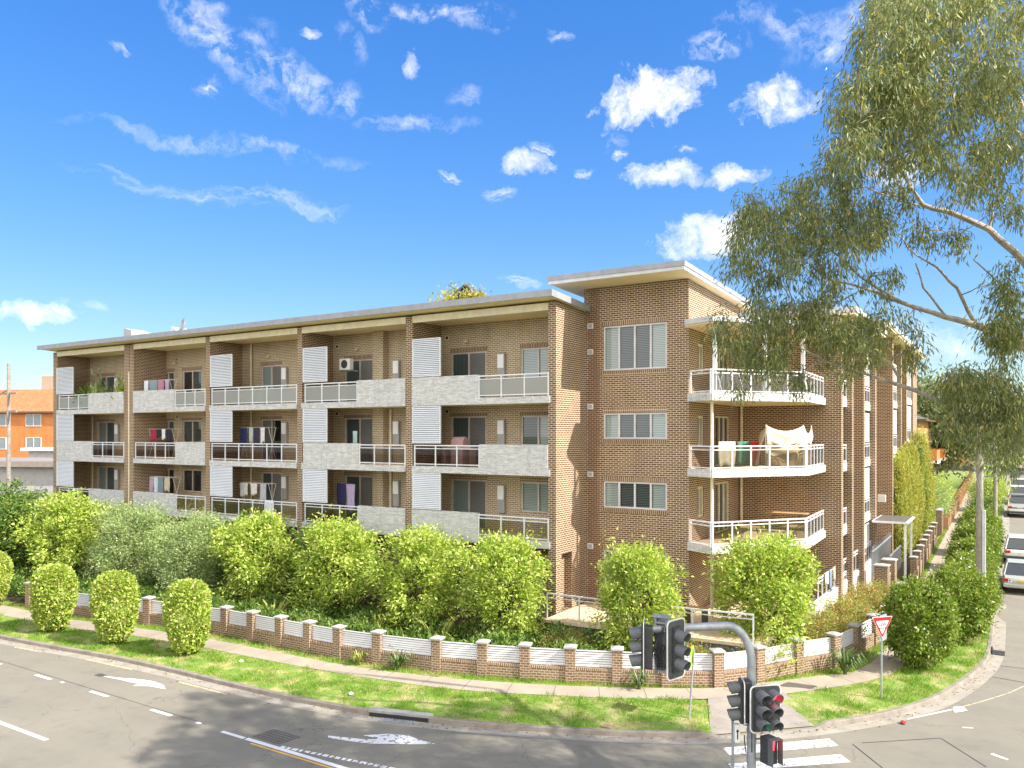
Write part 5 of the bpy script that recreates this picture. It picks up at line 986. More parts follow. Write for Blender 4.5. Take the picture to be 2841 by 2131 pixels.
text('GIVE', .135, BLK, gw, (0, -.0475, 2.37), (R(90), 0, 0)); text('WAY', .115, BLK, gw, (0, -.0475, 2.25), (R(90), 0, 0))
mb = MB(); mb.prism([(-.17, -.45), (.27, -.45), (.3, -.42), (.3, .35), (.27, .38), (-.17, .38), (-.2, .35), (-.2, -.42)], 0, .004); o = mb.build('backing_plate', GALV, gw); o.rotation_euler = (R(90), 0, R(25)); o.location = (.08, .05, 2.28)
# lanterns
LR = M('lens_dull_red', (.22, .02, .05), .2); LK = M('lens_dark', (.03, .03, .035), .2)
def emis(name, col, s):
    m, t, p = newmat(name); p.inputs['Base Color'].default_value = (*col, 1); p.inputs['Emission Color'].default_value = (*col, 1); p.inputs['Emission Strength'].default_value = s; return m
E_R = emis('lit_red', (1, .02, .05), 5); E_G = emis('lit_green', (.02, .9, .45), 3)
HOOD = M('visor_grey', (.10, .11, .12), .55, (.15, .16, .17), 30); BOARD = M('target_board', (.05, .055, .06), .6, (.09, .095, .1), 25)
def rrect(w, h, r, n=5):
    pts = []
    for cx_, cy_, a0 in ((w / 2 - r, h / 2 - r, 0), (-w / 2 + r, h / 2 - r, 90), (-w / 2 + r, -h / 2 + r, 180), (w / 2 - r, -h / 2 + r, 270)):
        for k in range(n): a = R(a0 + 90 * k / (n - 1)); pts.append((cx_ + r * math.cos(a), cy_ + r * math.sin(a)))
    return pts
def lantern(parent, loc, face, cols=1, lit=None, bw=.5, bh=1.13, name='lantern', dull=None):
    q = bpy.data.objects.new(name, None)
    ang = math.atan2(face.y, face.x) + math.pi / 2                 # local -Y faces 'face'
    xf = lambda v: Vector((v.x, -v.z, v.y))                         # (x, up, outward)
    mb = MB(xf); mb.prism(rrect(bw, bh, .1), -.012, .0); q = mb.build(name, BOARD, parent); q.location = loc; q.rotation_euler = (0, 0, ang)
    mb = MB(xf); outer = rrect(bw + .006, bh + .006, .103); inner = rrect(bw - .045, bh - .045, .085); n = len(outer); a = [mb.P(x, y, .003) for x, y in outer]; b = [mb.P(x, y, .003) for x, y in inner]
    for k in range(n): mb.f.append((a[k], a[(k + 1) % n], b[(k + 1) % n], b[k]))
    a2 = [mb.P(x, y, -.015) for x, y in outer]
    for k in range(n): mb.f.append((a[k], a2[k], a2[(k + 1) % n], a[(k + 1) % n]))
    mb.build('white_border', SWH, q, normals=False)
    mb = MB(xf); cw = .26 * cols; mb.prism(rrect(cw, .86, .03), .002, .045); mb.prism(rrect(cw * .96, .84, .04), -.17, -.013); mb.build('housing', BLACKP, q)
    for ci in range(cols):
        for ri in range(3):
            cx_ = (ci - (cols - 1) / 2) * .25; cy_ = .27 - ri * .27; key = (ci, ri); m_ = MB(xf)
            m_.prism([(cx_ + .1 * math.cos(k * .3927), cy_ + .1 * math.sin(k * .3927)) for k in range(16)], .046, .052)
            if lit and key in lit: 
                if lit[key] == 'g':
                    m_.build('lens', LK, q); m_ = MB(xf); m_.f.append(tuple(m_.P(x + cx_, y + cy_, .056) for x, y in ((-.085, .0), (-.02, .07), (-.02, .025), (.08, .025), (.08, -.025), (-.02, -.025), (-.02, -.07)))); m_.build('green_arrow', E_G, q, normals=False)
                else: m_.build('lens', E_R, q)
            else: m_.build('lens', LR if (dull and ri == 0) else LK, q)
            h = MB(xf); rr = .118; A_, B_, Ai, Bi = [], [], [], []
            for k in range(15):
                a = R(-50 + 280 * k / 14); x = cx_ + rr * math.cos(a); y = cy_ + rr * math.sin(a); L = .17 + .08 * (.5 + .5 * math.sin(a)); A_.append(h.P(x, y, .04)); B_.append(h.P(x, y - .03, .04 + L)); Ai.append(h.P(cx_ + (rr - .008) * math.cos(a), cy_ + (rr - .008) * math.sin(a), .04)); Bi.append(h.P(cx_ + (rr - .008) * math.cos(a), cy_ + (rr - .008) * math.sin(a) - .03, .04 + L))
            for k in range(14): h.f += [(A_[k], A_[k + 1], B_[k + 1], B_[k]), (Ai[k], Bi[k], Bi[k + 1], Ai[k + 1]), (B_[k], B_[k + 1], Bi[k + 1], Bi[k])]
            h.build('visor', HOOD, q, normals=False)
    return q
DIR = Vector((-_s, _c, 0)); RT = Vector((_c, _s, 0))
MP = at(2085, 1205, 16.0); MP.z = 0
SIG = thing('mast_arm_signal', 'galvanised traffic signal mast with overhead arm and black lanterns in the foreground', 'traffic light', MP)
z_arm = CAMH - (1736 - HYP) * 16 / FPX
pts = [Vector((0, 0, 0)), Vector((0, 0, 2)), Vector((0, 0, z_arm - .75))]
for k in range(1, 9): a = R(90 * k / 8); pts.append(Vector((0, 0, z_arm - .75)) - RT * (.5 * (1 - math.cos(a))) * 1.0 + Vector((0, 0, .75 * math.sin(a))))
pts += [-RT * 1.1 - DIR * .1 + Vector((0, 0, z_arm)), -RT * 2.35 - DIR * .35 + Vector((0, 0, z_arm - .01))]
mb = MB(); mb.tube(pts, [.088] * 3 + [.083] * 8 + [.08, .078], 16); mb.lathe([(.17, 0), (.17, .03), (.1, .05)], 16); mb.build('mast', GALV, SIG, smooth=True)
end = -RT * 2.45 - DIR * .38
mb = MB(); ec = at(1836, 1765, 15.75) - MP
def chan(c, w, z0, z1, m):
    for s1 in (-1, 1): m.box(c.x + s1 * w - .02, c.x + s1 * w + .02, c.y - .06, c.y + .06, z0, z1)
chan(ec, .11, ec.z - .75, ec.z + .38, mb); mb.box(ec.x - .17, ec.x + .17, ec.y - .1, ec.y + .1, ec.z + .38, ec.z + .41)
for zz in (-.7, -.25, .1, .25): mb.box(ec.x - .11, ec.x + .11, ec.y - .05, ec.y + .05, ec.z + zz, ec.z + zz + .04)
mb.box(ec.x - .1, ec.x + .1, ec.y + .035, ec.y + .045, ec.z - .7, ec.z + .38)
mb.build('arm_bracket', GALV, SIG)
mb = MB()
for k in range(5):
    a = ec + Vector((-.08 + .035 * k, -.06, .2)); mb.tube([a, a + Vector((.04 * math.sin(k), -.05, -.25)), a + Vector((-.06, -.08, -.55)), a + Vector((.03, -.04, -.8)), a + Vector((.1, 0, -.35))], .011, 6)
a = ec - RT * .12 + Vector((0, 0, .05)); mb.tube([a, a - RT * .18 + Vector((0, 0, -.12)), a - RT * .1 + Vector((0, 0, -.35)), a + Vector((0, 0, -.3))], .018, 7)
mb.build('signal_cable', BLACKP, SIG, smooth=True)
n1 = (-DIR * math.cos(R(42)) + RT * math.sin(R(42))).normalized(); n2 = (-RT * .97 + DIR * .2).normalized()
lantern(SIG, at(1876, 1801, 15.3) - MP, n1, dull=True, bh=1.15, bw=.56); lantern(SIG, at(1786, 1794, 15.6) - MP, n2, bh=1.08)
lantern(SIG, at(2124, 1966, 15.7) - MP, (-DIR * math.cos(R(14)) + RT * math.sin(R(14))).normalized(), cols=2, lit={(1, 0): 'r', (0, 2): 'g'}, bw=.68, bh=.93)
lantern(SIG, at(2058, 1944, 15.9) - MP, (-RT * .99 + DIR * .08).normalized(), bh=.88, bw=.5)
pd = at(2131, 2079, 15.8) - MP; q = MB(); q.box(-.12, .12, -.13, .1, -.26, .26); po = q.build('pedestrian_lantern', BLACKP, SIG, bevel=.01); po.location = pd; po.rotation_euler = (0, 0, R(YAW + 25))
m_ = MB(); m_.f.append(tuple(m_.P(x, -.134, z + .1) for x, z in ((-.045, 0), (.045, 0), (.05, .1), (.02, .16), (-.02, .16), (-.05, .1)))); m_.f.append(tuple(m_.P(x, -.1335, z + .1) for x, z in ((-.03, -.08), (.03, -.08), (.035, 0), (-.035, 0)))); m_.build('red_standing_figure', E_R, po, normals=False)
m_ = MB(); m_.hexa([(-.13, -.28, -.0), (.13, -.28, -.0), (.13, -.13, .0), (-.13, -.13, .0), (-.13, -.2, .27), (.13, -.2, .27), (.13, -.13, .27), (-.13, -.13, .27)]); m_ = MB(); m_.box(-.13, -.12, -.27, -.132, -.24, .26); m_.box(.12, .13, -.27, -.132, -.24, .26); m_.box(-.13, .13, -.27, -.132, .26, .27); m_.build('visor', HOOD, po)
mb = MB(); 
for zz, sd_ in ((1966 - 60, 1), (1966 + 60, 1), (1944 - 60, -1), (1944 + 60, -1), (2050, 1), (2105, 1)):
    z = CAMH - (zz - HYP) * 16 / FPX; mb.tube([Vector((0, 0, z)), RT * .2 * sd_ + Vector((0, 0, z))], .018, 6); mb.tube([Vector((0, 0, z - .03)), Vector((0, 0, z + .03))], .1, 12)
mb.build('bracket', GALV, SIG)
mb = MB(); z = CAMH - (2040 - HYP) * 16 / FPX; c_ = -RT * .14 + Vector((0, 0, z)); mb.tube([c_, c_ + Vector((0, 0, -.12)), c_ + RT * .03 + Vector((0, 0, -.35)), -RT * .02 - DIR * .09 + Vector((0, 0, z - .3)), -RT * .02 - DIR * .09 + Vector((0, 0, z + .1))], .012, 6)
c_ = -RT * .2 + Vector((0, 0, z + .35)); mb.tube([c_, c_ + RT * .03 + Vector((0, 0, -.13)), c_ + RT * .12 + Vector((0, 0, -.15)), -DIR * .09 + Vector((0, 0, z + .3))], .014, 6); c_ = RT * .28 + Vector((0, 0, z + .2)); mb.tube([c_, c_ + Vector((0, 0, -.13)), c_ - RT * .08 + Vector((0, 0, -.16)), c_ - RT * .12 + Vector((0, 0, -.02))], .014, 6); mb.build('signal_cable', BLACKP, SIG, smooth=True)
mb = MB(); mb.box(-.055, .055, -.06, .06, -.19, .17); o = mb.build('control_box', WHITE, SIG, bevel=.01); o.location = at(2044, 2032, 15.9) - MP; o.rotation_euler = (0, 0, R(YAW))
m_ = MB(); m_.f.append(tuple(m_.P(x, -.062, z) for x, z in ((-.012, -.12), (.012, -.12), (.012, .03), (.035, .03), (0, .09), (-.035, .03), (-.012, .03)))); m_.build('arrow_symbol', BLK, o, normals=False)
pp = at(2033, 1205, 16.2); pp.z = 0; t_ = thing('slim_signal_post', 'slim grey steel post just left of the signal mast', 'post', pp); mb = MB(); mb.tube([(0, 0, 0), (0, 0, CAMH - (1985 - HYP) * 16.2 / FPX)], .028, 8); mb.build('post', GALV, t_, smooth=True); mb = MB(); mb.lathe([(.06, 0), (.06, .02), (.03, .04)], 10); mb.build('foot', GALV, t_)
g0 = Vector((*at(1912, 1997, 23.45).xy, .12)); t_ = thing('crossing_warning_sign', 'fluorescent lime sign seen edge-on on a leaning steel pole behind the lantern', 'sign', g0); tp = at(1926, 1800, 23.45) - g0; mb = MB(); mb.tube([(0, 0, 0), tp], .03, 8); mb.build('post', GALV, t_, smooth=True)
mb = MB(lambda v: Vector((v.x, -v.z, v.y))); mb.prism(rrect(.6, .6, .08), 0, .006); o = mb.build('sign_face', M('fluoro_lime', (.42, .75, .02), .4), t_); o.location = tp + Vector((-.05, -.05, -.22)); o.rotation_euler = (0, R(6), R(YAW + 68)); mb = MB(lambda v: Vector((v.x, -v.z, v.y))); mb.prism([(-.02, -.2), (.04, -.2), (.04, .1), (-.02, .1)], .007, .009); mb.build('symbol', BLK, o)
# telegraph poles
def tpole(name, label, p, h, r, conduit=False):
    t_ = thing(name, label, 'telegraph pole', p); mb = MB(); mb.tube([(0, 0, 0), (0, 0, h * .5), (.02, 0, h)], [r, r * .92, r * .75], 14); mb.build('pole', TIMB, t_, smooth=True)
    mb = MB(); mb.box(-1.1, 1.1, -.06, .06, h - 1.0, h - .88); mb.build('crossarm', TIMB, t_)
    for x in (-1, -.4, .4, 1): mb = MB(); mb.lathe([(.03, 0), (.06, .05), (.04, .1), (.06, .14), (.02, .18)], 10, (x, 0, h - .88)); mb.build('insulator', CREAM, t_, smooth=True)
    if conduit:
        mb = MB(); mb.box(r * .6, r * .6 + .14, -.15, -.05, .3, 5.2); mb.build('conduit', M('pale_conduit', (.62, .64, .68), .4), t_, bevel=.02)
        mb = MB(); 
        for k in range(3): mb.tube([(r * .6 + .05, -.12, 5.2), (r * .6 + .02 - .05 * k, -.18, 6.0), (r * .5 - .1 * k, -.2, 6.6), (.25 + .1 * k, -.15, 7.6), (.7 + .1 * k, -.1, 8.6), (.8, 0, h - 1)], .016, 6)
        mb.build('service_cable', M('grey_cable', (.5, .5, .5), .5), t_, smooth=True); mb = MB(); mb.box(r * .1, r * .1 + .16, -.32, -.17, 1.5, 2.0); mb.build('meter_box', CREAM, t_)
    return t_
tpole('telegraph_pole', 'nearest weathered timber telegraph pole with a pale conduit, beside the street shrubs', (-1.08, 39.0, .12), 10.2, .15, True)
tpole('telegraph_pole', 'second telegraph pole further up the street before the feathery shrub', (-.98, 75, 1.2), 9.5, .16); tpole('telegraph_pole', 'farthest telegraph pole half hidden by gum leaves', (-1.0, 105, 2.2), 11, .16)
t_ = thing('service_pipe', 'thin pale street-light outreach crossing beyond the nearest pole', 'pipe', (-1.0, 74.8, 8.0)); mb = MB(); a = at(2730, 1323, 68) - Vector((-1.0, 74.8, 8.0)); b = at(2870, 1305, 64) - Vector((-1.0, 74.8, 8.0)); mb.tube([a, b], .06, 8); mb.build('pipe', GALV, t_); mb = MB(); mb.box(b.x - .1, b.x + .4, b.y - .1, b.y + .1, b.z - .06, b.z + .08); mb.build('lamp_head', CREAM, t_)
lp = at(24, 1205, 62); lp.z = 0; t_ = thing('left_power_pole', 'dark power pole with crossarms at the left edge of the photo', 'power pole', lp); mb = MB(); mb.tube([(0, 0, 0), (0, 0, 14.0)], [.18, .12], 10); mb.build('pole', TIMB, t_); mb = MB(); mb.box(-1.2, 1.2, -.06, .06, 11.6, 11.75); mb.box(-1.0, 1.2, -.06, .06, 10.2, 10.34); mb.tube([(0, 0, 12), (-1.2, 0, 11.7), (-2.4, 0, 10.7)], .05); mb.build('crossarm', TIMB, t_)
cv = at(2830, 1305, 118); t_ = thing('chevron_sign', 'yellow chevron sign at the far bend of the side street', 'sign', (cv.x, cv.y, hz(cv.y) + .1)); mb = MB(); mb.tube([(0, 0, 0), (0, 0, cv.z - hz(cv.y) + .3)], .04); mb.build('post', GALV, t_); h_ = cv.z - hz(cv.y) - .1
mb = MB(); mb.box(-.38, .38, -.06, -.04, h_ - .38, h_ + .38); mb.build('plate', M('sign_yellow', (.85, .5, .02), .4), t_); mb = MB(); mb.f.append(tuple(mb.P(x, -.063, h_ + z) for x, z in ((-.2, .3), (.0, .3), (.22, 0), (.0, -.3), (-.2, -.3), (.02, 0)))); mb.build('chevron', BLK, t_, normals=False)
# ------------------------------------------------------------------ vehicles
TYRE = M('tyre', (.02, .02, .02), .8); CGL = M('car_glass', (.02, .03, .04), .05, spec=1.0); TL = M('tail_lamp', (.5, .02, .02), .2); CHR = M('alloy', (.5, .5, .52), .3, metal=.8); NP = M('yellow_plate', (.8, .55, .03), .4); NPW = M('white_plate', (.75, .75, .72), .4)
def car(name, label, loc, L, Wd, H, col, ute=False, suv=False, plate=NP, rz=0, rough=.25):
    t_ = thing(name, label, 'car' if not ute else 'utility truck', loc, rz); paint_ = M(name + '_paint', col, rough, tuple(c * .95 for c in col), 1, spec=.6)
    hw = Wd / 2; bz = H * .56; sections = [(-L / 2, .35, bz * .80, .86), (-L / 2 + .08, .25, bz * .95, .96), (-L / 2 + .5, .22, bz, 1), (-L / 4, .22, bz, 1), (0, .22, bz, 1), (L / 4, .22, bz * .98, 1), (L / 2 - .5, .24, bz * .9, .98), (L / 2 - .1, .3, bz * .8, .9), (L / 2, .4, bz * .65, .8)]
    mb = MB(); rings = []
    for y, z0, z1, w in sections:
        pr = [(-.86 * w, z0), (-.98 * w, z0 + .12), (-1.0 * w, (z0 + z1) * .5), (-.97 * w, z1 - .1), (-.88 * w, z1), (.88 * w, z1), (.97 * w, z1 - .1), (1.0 * w, (z0 + z1) * .5), (.98 * w, z0 + .12), (.86 * w, z0)]; rings.append([mb.P(x * hw, y, z) for x, z in pr])
    for A, B_ in zip(rings, rings[1:]):
        for q in range(10): mb.f.append((A[q], A[(q + 1) % 10], B_[(q + 1) % 10], B_[q]))
    mb.f.append(tuple(reversed(rings[0]))); mb.f.append(tuple(rings[-1])); mb.build('body', paint_, t_, smooth=True, bevel=.03)
    rear = (-L / 2 + (.12 if suv else .75)) if not ute else -.1; top0 = rear + (.28 if suv else .55) if not ute else rear + .25; fr = L / 2 - 1.15; top1 = fr - .8
    def cab(z1, ins, mat, nm, grow=0, zb=bz - .02):
        m = MB(); m.hexa([(-hw * .92, rear, zb), (hw * .92, rear, zb), (hw * .92, fr, zb), (-hw * .92, fr, zb), (-hw * ins, top0, z1), (hw * ins, top0, z1), (hw * ins, top1, z1), (-hw * ins, top1, z1)]); return m.build(nm, mat, t_, bevel=.05)
    cab(H - .05, .76, CGL, 'glass'); m = MB(); m.prism([(-hw * .75, top0 - .02), (hw * .75, top0 - .02), (hw * .75, top1 + .02), (-hw * .75, top1 + .02)], H - .07, H); m.build('roof', paint_, t_, bevel=.03)
    m = MB()
    for sx in (-1, 1):
        for (y0, y1) in ((rear, top0), (fr, top1), ((rear + fr) / 2, (top0 + top1) / 2)): m.tube([(sx * hw * .91, y0, bz - .02), (sx * hw * .755, y1, H - .05)], .035, 6)
    m.build('pillars', paint_, t_)
    if ute:
        m = MB(); m.box(-hw * .88, hw * .88, -L / 2 + .1, -.2, bz + .0, bz + .02); m.build('tray', BLACKP, t_); m = MB(); m.box(-hw * .95, -hw * .88, -L / 2 + .05, -.15, bz, bz + .12); m.box(hw * .88, hw * .95, -L / 2 + .05, -.15, bz, bz + .12); m.box(-hw * .95, hw * .95, -L / 2 + .0, -L / 2 + .06, bz - .3, bz + .12); m.build('tray_side', paint_, t_); m = MB(); m.tube([(-hw * .85, -.4, bz + .02), (-hw * .8, -.35, H + .05), (hw * .8, -.35, H + .05), (hw * .85, -.4, bz + .02)], .035, 8); m.build('sports_bar', CHR, t_)
    for sx in (-1, 1):
        for y in (-L * .31, L * .31):
            m = MB(lambda v, sx=sx, y=y: Vector((sx * (hw - .12) + v.z, y + v.x, .32 + v.y))); m.prism([(.32 * math.cos(k * .393), .32 * math.sin(k * .393)) for k in range(16)], -.12, .12); w_ = m.build('wheel', TYRE, t_); m = MB(lambda v, sx=sx, y=y: Vector((sx * (hw - .12) + v.z * sx, y + v.x, .32 + v.y))); m.prism([(.2 * math.cos(k * .393), .2 * math.sin(k * .393)) for k in range(16)], .121, .13); m.build('rim', CHR, w_)
        m = MB(); m.box(sx * hw * .62, sx * hw * .95, -L / 2 - .02, -L / 2 + .14, bz * .72, bz * .9) if sx > 0 else m.box(-hw * .95, -hw * .62, -L / 2 - .02, -L / 2 + .14, bz * .72, bz * .9); m.build('tail_light', TL, t_, bevel=.02)
        m = MB(); x0_, x1_ = sorted((sx * (hw + .0), sx * (hw + .2))); m.box(x0_, x1_, fr - .35, fr - .25, bz + .02, bz + .16); m.build('mirror', BLACKP if not ute else CHR, t_, bevel=.03)
    m = MB(); m.box(-.19, .19, -L / 2 - .03, -L / 2 - .0, .58 if not ute else .75, .69 if not ute else .86); m.build('number_plate', plate, t_); m = MB(); m.box(-hw * .95, hw * .95, -L / 2 - .06, -L / 2 + .1, .3, .48); m.build('bumper', BLACKP if suv or ute else paint_, t_, bevel=.03)
    return t_
S1_ = car('silver_sedan', 'silver-green sedan with a yellow plate parked nearest on the right kerb', (.55, 51.3, hz(51)), 4.6, 1.78, 1.45, (.42, .45, .42))
mb = MB(); mb.box(-.62, -.46, -2.37, -2.35, .55, .71); o = mb.build('learner_plate', SWH, S1_); text('P', .15, BLK, o, (-.54, -2.372, .63), (R(90), 0, 0))
car('white_hatchback', 'white hatchback with red tail light parked in front of the silver sedan', (.6, 59.6, hz(59.6)), 4.3, 1.8, 1.58, (.75, .75, .72), suv=True, plate=NPW)
car('white_pickup', 'white pickup with a dark tray and chrome bar parked up the street', (.75, 83.5, hz(83.5)), 5.2, 1.85, 1.8, (.75, .76, .76), ute=True, plate=NPW)
car('white_van_wagon', 'white station wagon parked beyond the pickup', (.7, 93.0, hz(93)), 4.7, 1.8, 1.75, (.78, .78, .78), suv=True, plate=NPW); car('far_wagon', 'white wagon with roof rails parked farthest up the street', (.8, 101.0, hz(101)), 4.7, 1.8, 1.8, (.8, .8, .8), suv=True, plate=NPW)
# ------------------------------------------------------------------ neighbour buildings
TILE_O = brickmat('orange_roof_tiles', (.5, .2, .09), (.6, .27, .12), (.25, .1, .05), bw=.3, rh=.16, ms=.02); TILE_G = brickmat('grey_roof_tiles', (.18, .17, .16), (.26, .25, .23), (.08, .08, .08), bw=.3, rh=.16, ms=.03); TILE_B = M('brown_tiles', (.36, .22, .12), .8)
def simple_house(name, label, c, w, dp, h, rh, wm, rm, rz, wins=(), flat=False, z0=0, eave=.5):
    t_ = thing(name, label, 'building', (c[0], c[1], z0), rz); mb = MB(); mb.box(-w / 2, w / 2, -dp / 2, dp / 2, -2, h); mb.build('wall', wm, t_)
    if flat: mb = MB(); mb.box(-w / 2 - eave, w / 2 + eave, -dp / 2 - eave, dp / 2 + eave, h, h + rh); mb.build('roof', rm, t_)
    else:
        mb = MB(); i = [mb.P(x, y, h) for x, y in ((-w / 2 - eave, -dp / 2 - eave), (w / 2 + eave, -dp / 2 - eave), (w / 2 + eave, dp / 2 + eave), (-w / 2 - eave, dp / 2 + eave))]; k = min(w, dp) / 2
        a, b = (mb.P(-w / 2 + k, 0, h + rh), mb.P(w / 2 - k, 0, h + rh)) if w > dp else (mb.P(0, -dp / 2 + k, h + rh), mb.P(0, dp / 2 - k, h + rh))
        mb.f += [(i[3], i[2], i[1], i[0])] + ([(i[0], i[1], b, a), (i[2], i[3], a, b), (i[1], i[2], b), (i[3], i[0], a)] if w > dp else [(i[1], i[2], b, a), (i[3], i[0], a, b), (i[0], i[1], a), (i[2], i[3], b)]); ro = mb.build('roof', rm, t_)
        mb = MB(); mb.box(-w / 2 - eave - .05, w / 2 + eave + .05, -dp / 2 - eave - .05, -dp / 2 - eave, h - .15, h + .05); mb.box(w / 2 + eave, w / 2 + eave + .05, -dp / 2 - eave, dp / 2 + eave, h - .15, h + .05); mb.build('gutter', M('gutter_brown', (.16, .09, .06), .5), t_)
    for (x, z, ww, hh, side) in wins:
        xf = (lambda v: Vector((v.x, -dp / 2 - v.y, v.z))) if side == 'f' else (lambda v: Vector((w / 2 + v.y, v.x, v.z)))
        mb = MB(xf); f_ = .07
        mb.box(x - ww / 2, x + ww / 2, 0, .06, z, z + f_); mb.box(x - ww / 2, x + ww / 2, 0, .06, z + hh - f_, z + hh); [mb.box(c_ - f_ / 2, c_ + f_ / 2, 0, .065, z + f_, z + hh - f_) for c_ in (x - ww / 2 + f_ / 2, x, x + ww / 2 - f_ / 2)]; fr = mb.build('window', WHITE, t_); mb = MB(xf); mb.box(x - ww / 2 + f_, x + ww / 2 - f_, .001, .02, z + f_, z + hh - f_); mb.build('pane', M('pane_grey', (.25, .3, .33), .1), fr)
    return t_
# far left: orange brick flats; wall faces the camera side
a = at(20, 1205, 100)
simple_house('orange_flats', 'bright orange brick flats with a terracotta hip roof at far left', (a.x - 4, a.y + 5, 0), 26, 12, 11.3, 3.2, BRK_ORANGE, TILE_O, R(22), [(5.5, 9.5, 2.2, 1.5, 'f'), (5.5, 6.6, 2.2, 1.5, 'f'), (.5, 9.5, 2.2, 1.5, 'f'), (.5, 6.6, 2.2, 1.5, 'f')])
a = at(60, 1205, 63)
gar = simple_house('grey_garage', 'grey-white flat-roofed building before the orange flats', (a.x - 3, a.y + 4, 0), 20, 8, 5.9, .45, M('whitewashed_brick', (.5, .5, .5), .8, (.42, .42, .43), 3), M('taupe_fascia', (.33, .29, .26), .6), R(25), [(4.2, 3.4, 1.5, 1.6, 'f')], flat=True, eave=.6)
simple_house('white_annexe', 'low white parapet roof behind the grey garage', (a.x - 6, a.y + 16, 0), 22, 8, 6.9, .3, M('annexe_white', (.62, .6, .58), .8), WHITE, R(25), flat=True)
a = at(110, 1205, 125); simple_house('brown_roof_house', 'house with brown tiled hip roof behind the orange flats', (a.x, a.y, 0), 12, 10, 11.2, 2.3, CREAM, TILE_B, R(30))
a = at(115, 1205, 175); simple_house('tan_flats', 'distant tan and grey apartment tower on the left skyline', (a.x, a.y, 0), 14, 10, 16.2, .5, M('grey_wall', (.25, .24, .26), .8), M('slab_grey', (.3, .3, .32), .7), R(30), [(-2, 13.6, 1.2, 1.2, 'f')], flat=True); simple_house('tan_tower', 'tan lift tower rising above the distant grey flats', (a.x + 1.2, a.y + 4, 0), 6.5, 5, 21.2, .2, M('tan_wall', (.42, .31, .24), .8), M('tan_cap', (.5, .4, .32), .7), R(30), flat=True, eave=.02)
# orange brick flats up the side street
of = simple_house('street_flats', 'orange brick walk-up flats with brick balconies past the cypresses', (-13.5, 97, 0), 12, 22, 8.9, 2.3, brickmat('tan_orange_brick', (.55, .27, .1), (.62, .32, .13), (.5, .35, .2)), TILE_G, 0, [(-8.5, 6.3, 1.6, 1.4, 's'), (-4.5, 6.3, 1.6, 1.4, 's'), (3, 6.3, 1.6, 1.4, 's'), (-8.5, 3.4, 1.6, 1.4, 's'), (-3.0, 6.3, 2, 1.4, 'f'), (3.0, 6.3, 2, 1.4, 'f')], z0=hz(90) - .6, eave=.7)
for y0, zz in ((-9.5, 4.9), (1.0, 4.9), (-9.5, 2.0)):
    mb = MB(); mb.box(6, 7.5, y0, y0 + 4, zz - .25, zz); mb.box(7.35, 7.55, y0, y0 + 4, zz - .3, zz); fl = mb.build('balcony', WHITE, of); mb = MB(); mb.box(7.38, 7.5, y0, y0 + 4, zz, zz + 1.0); mb.box(6, 7.38, y0, y0 + .12, zz, zz + 1.0); mb.build('balcony_front', BRK_ORANGE, fl)
simple_house('distant_office', 'pale distant office block on the skyline above the street', (*(lambda p: (p.x, p.y))(at(2640, 1050, 330)), 0), 26, 20, 28, 1.0, M('office_white', (.55, .58, .62), .6), FASCL, R(20), flat=True)
simple_house('red_roof_cottage', 'small pale cottage at the far end of the side street', (-9, 150, hz(150) - 1), 10, 8, 3.2, 2, CREAM, TILE_O, 0)
t_ = thing('corner_shop', 'low red brick shop with a cream parapet, mirrored in the balcony glass', 'building', (-28, -18, 0))
mb = MB(); mb.box(-110, 26, -10, 0, 0, 6.1); mb.build('wall', brickmat('shop_brick', (.2, .05, .03), (.26, .07, .04), (.3, .2, .16)), t_); mb = MB(); mb.box(-110.1, 26.1, -.2, .15, 6.1, 7.0); mb.build('parapet', CREAM, t_); mb = MB(); mb.box(-110, 26, -10, -.2, 6.1, 6.3); mb.build('roof', ROOFM, t_)
for k in range(-14, 9): mb = MB(); mb.box(-28 + k * 5.5, -24.5 + k * 5.5, 0, .06, .5, 2.9); q = mb.build('shop_window', BLACKP, t_); mb = MB(); mb.box(-27.8 + k * 5.5, -24.7 + k * 5.5, .061, .07, .7, 2.7); mb.build('pane', CGL, q)
# ------------------------------------------------------------------ balcony clutter
def cloth(name, label, x, y, ztop, w, h, col, rz=0, seed=1, cat='garment', group=None):
    m = M(name + '_cloth', col, .9, tuple(c * .8 for c in col), 8); rg = random.Random(seed); mb = MB(); nx, nz = 8, 6; ph = rg.uniform(0, 6); g = [[None] * (nz + 1) for _ in range(nx + 1)]
    for i in range(nx + 1):
        for j in range(nz + 1):
            u = i / nx - .5; v = j / nz; g[i][j] = (u * w * (1 - .1 * v + .06 * math.sin(v * 5 + ph)), .025 * math.sin(u * 14 + ph) * (.3 + v) + .01, -v * h * (1 + .08 * math.sin(u * 7 + ph)))
    front = [[mb.P(*g[i][j]) for j in range(nz + 1)] for i in range(nx + 1)]
    for i in range(nx):
        for j in range(nz): mb.f.append((front[i][j], front[i + 1][j], front[i + 1][j + 1], front[i][j + 1]))
    o = mb.build(name, m, None, smooth=True, normals=False); md = o.modifiers.new('s', 'SOLIDIFY'); md.thickness = .012; o.location = (x, y, ztop); o.rotation_euler = (0, 0, rz); tag(o, label, cat, group); return o
def airer(label, x, y, zf, w=1.2, h=1.0):
    t_ = thing('clothes_airer', label, 'clothes airer', (x, y, zf)); mb = MB()
    for yy in (-.25, 0, .25): mb.tube([(-w / 2, yy, h), (w / 2, yy, h)], .008, 5)
    mb.build('rails', WHITE, t_); mb = MB()
    for sx in (-1, 1): mb.tube([(sx * w / 2, -.27, h), (sx * w / 2, .27, h)], .012, 5); mb.tube([(sx * w / 2, -.25, 0), (sx * w / 2, .25, h)], .012, 5); mb.tube([(sx * w / 2, .25, 0), (sx * w / 2, -.25, h)], .012, 5)
    mb.build('legs', WHITE, t_)
zf = FT
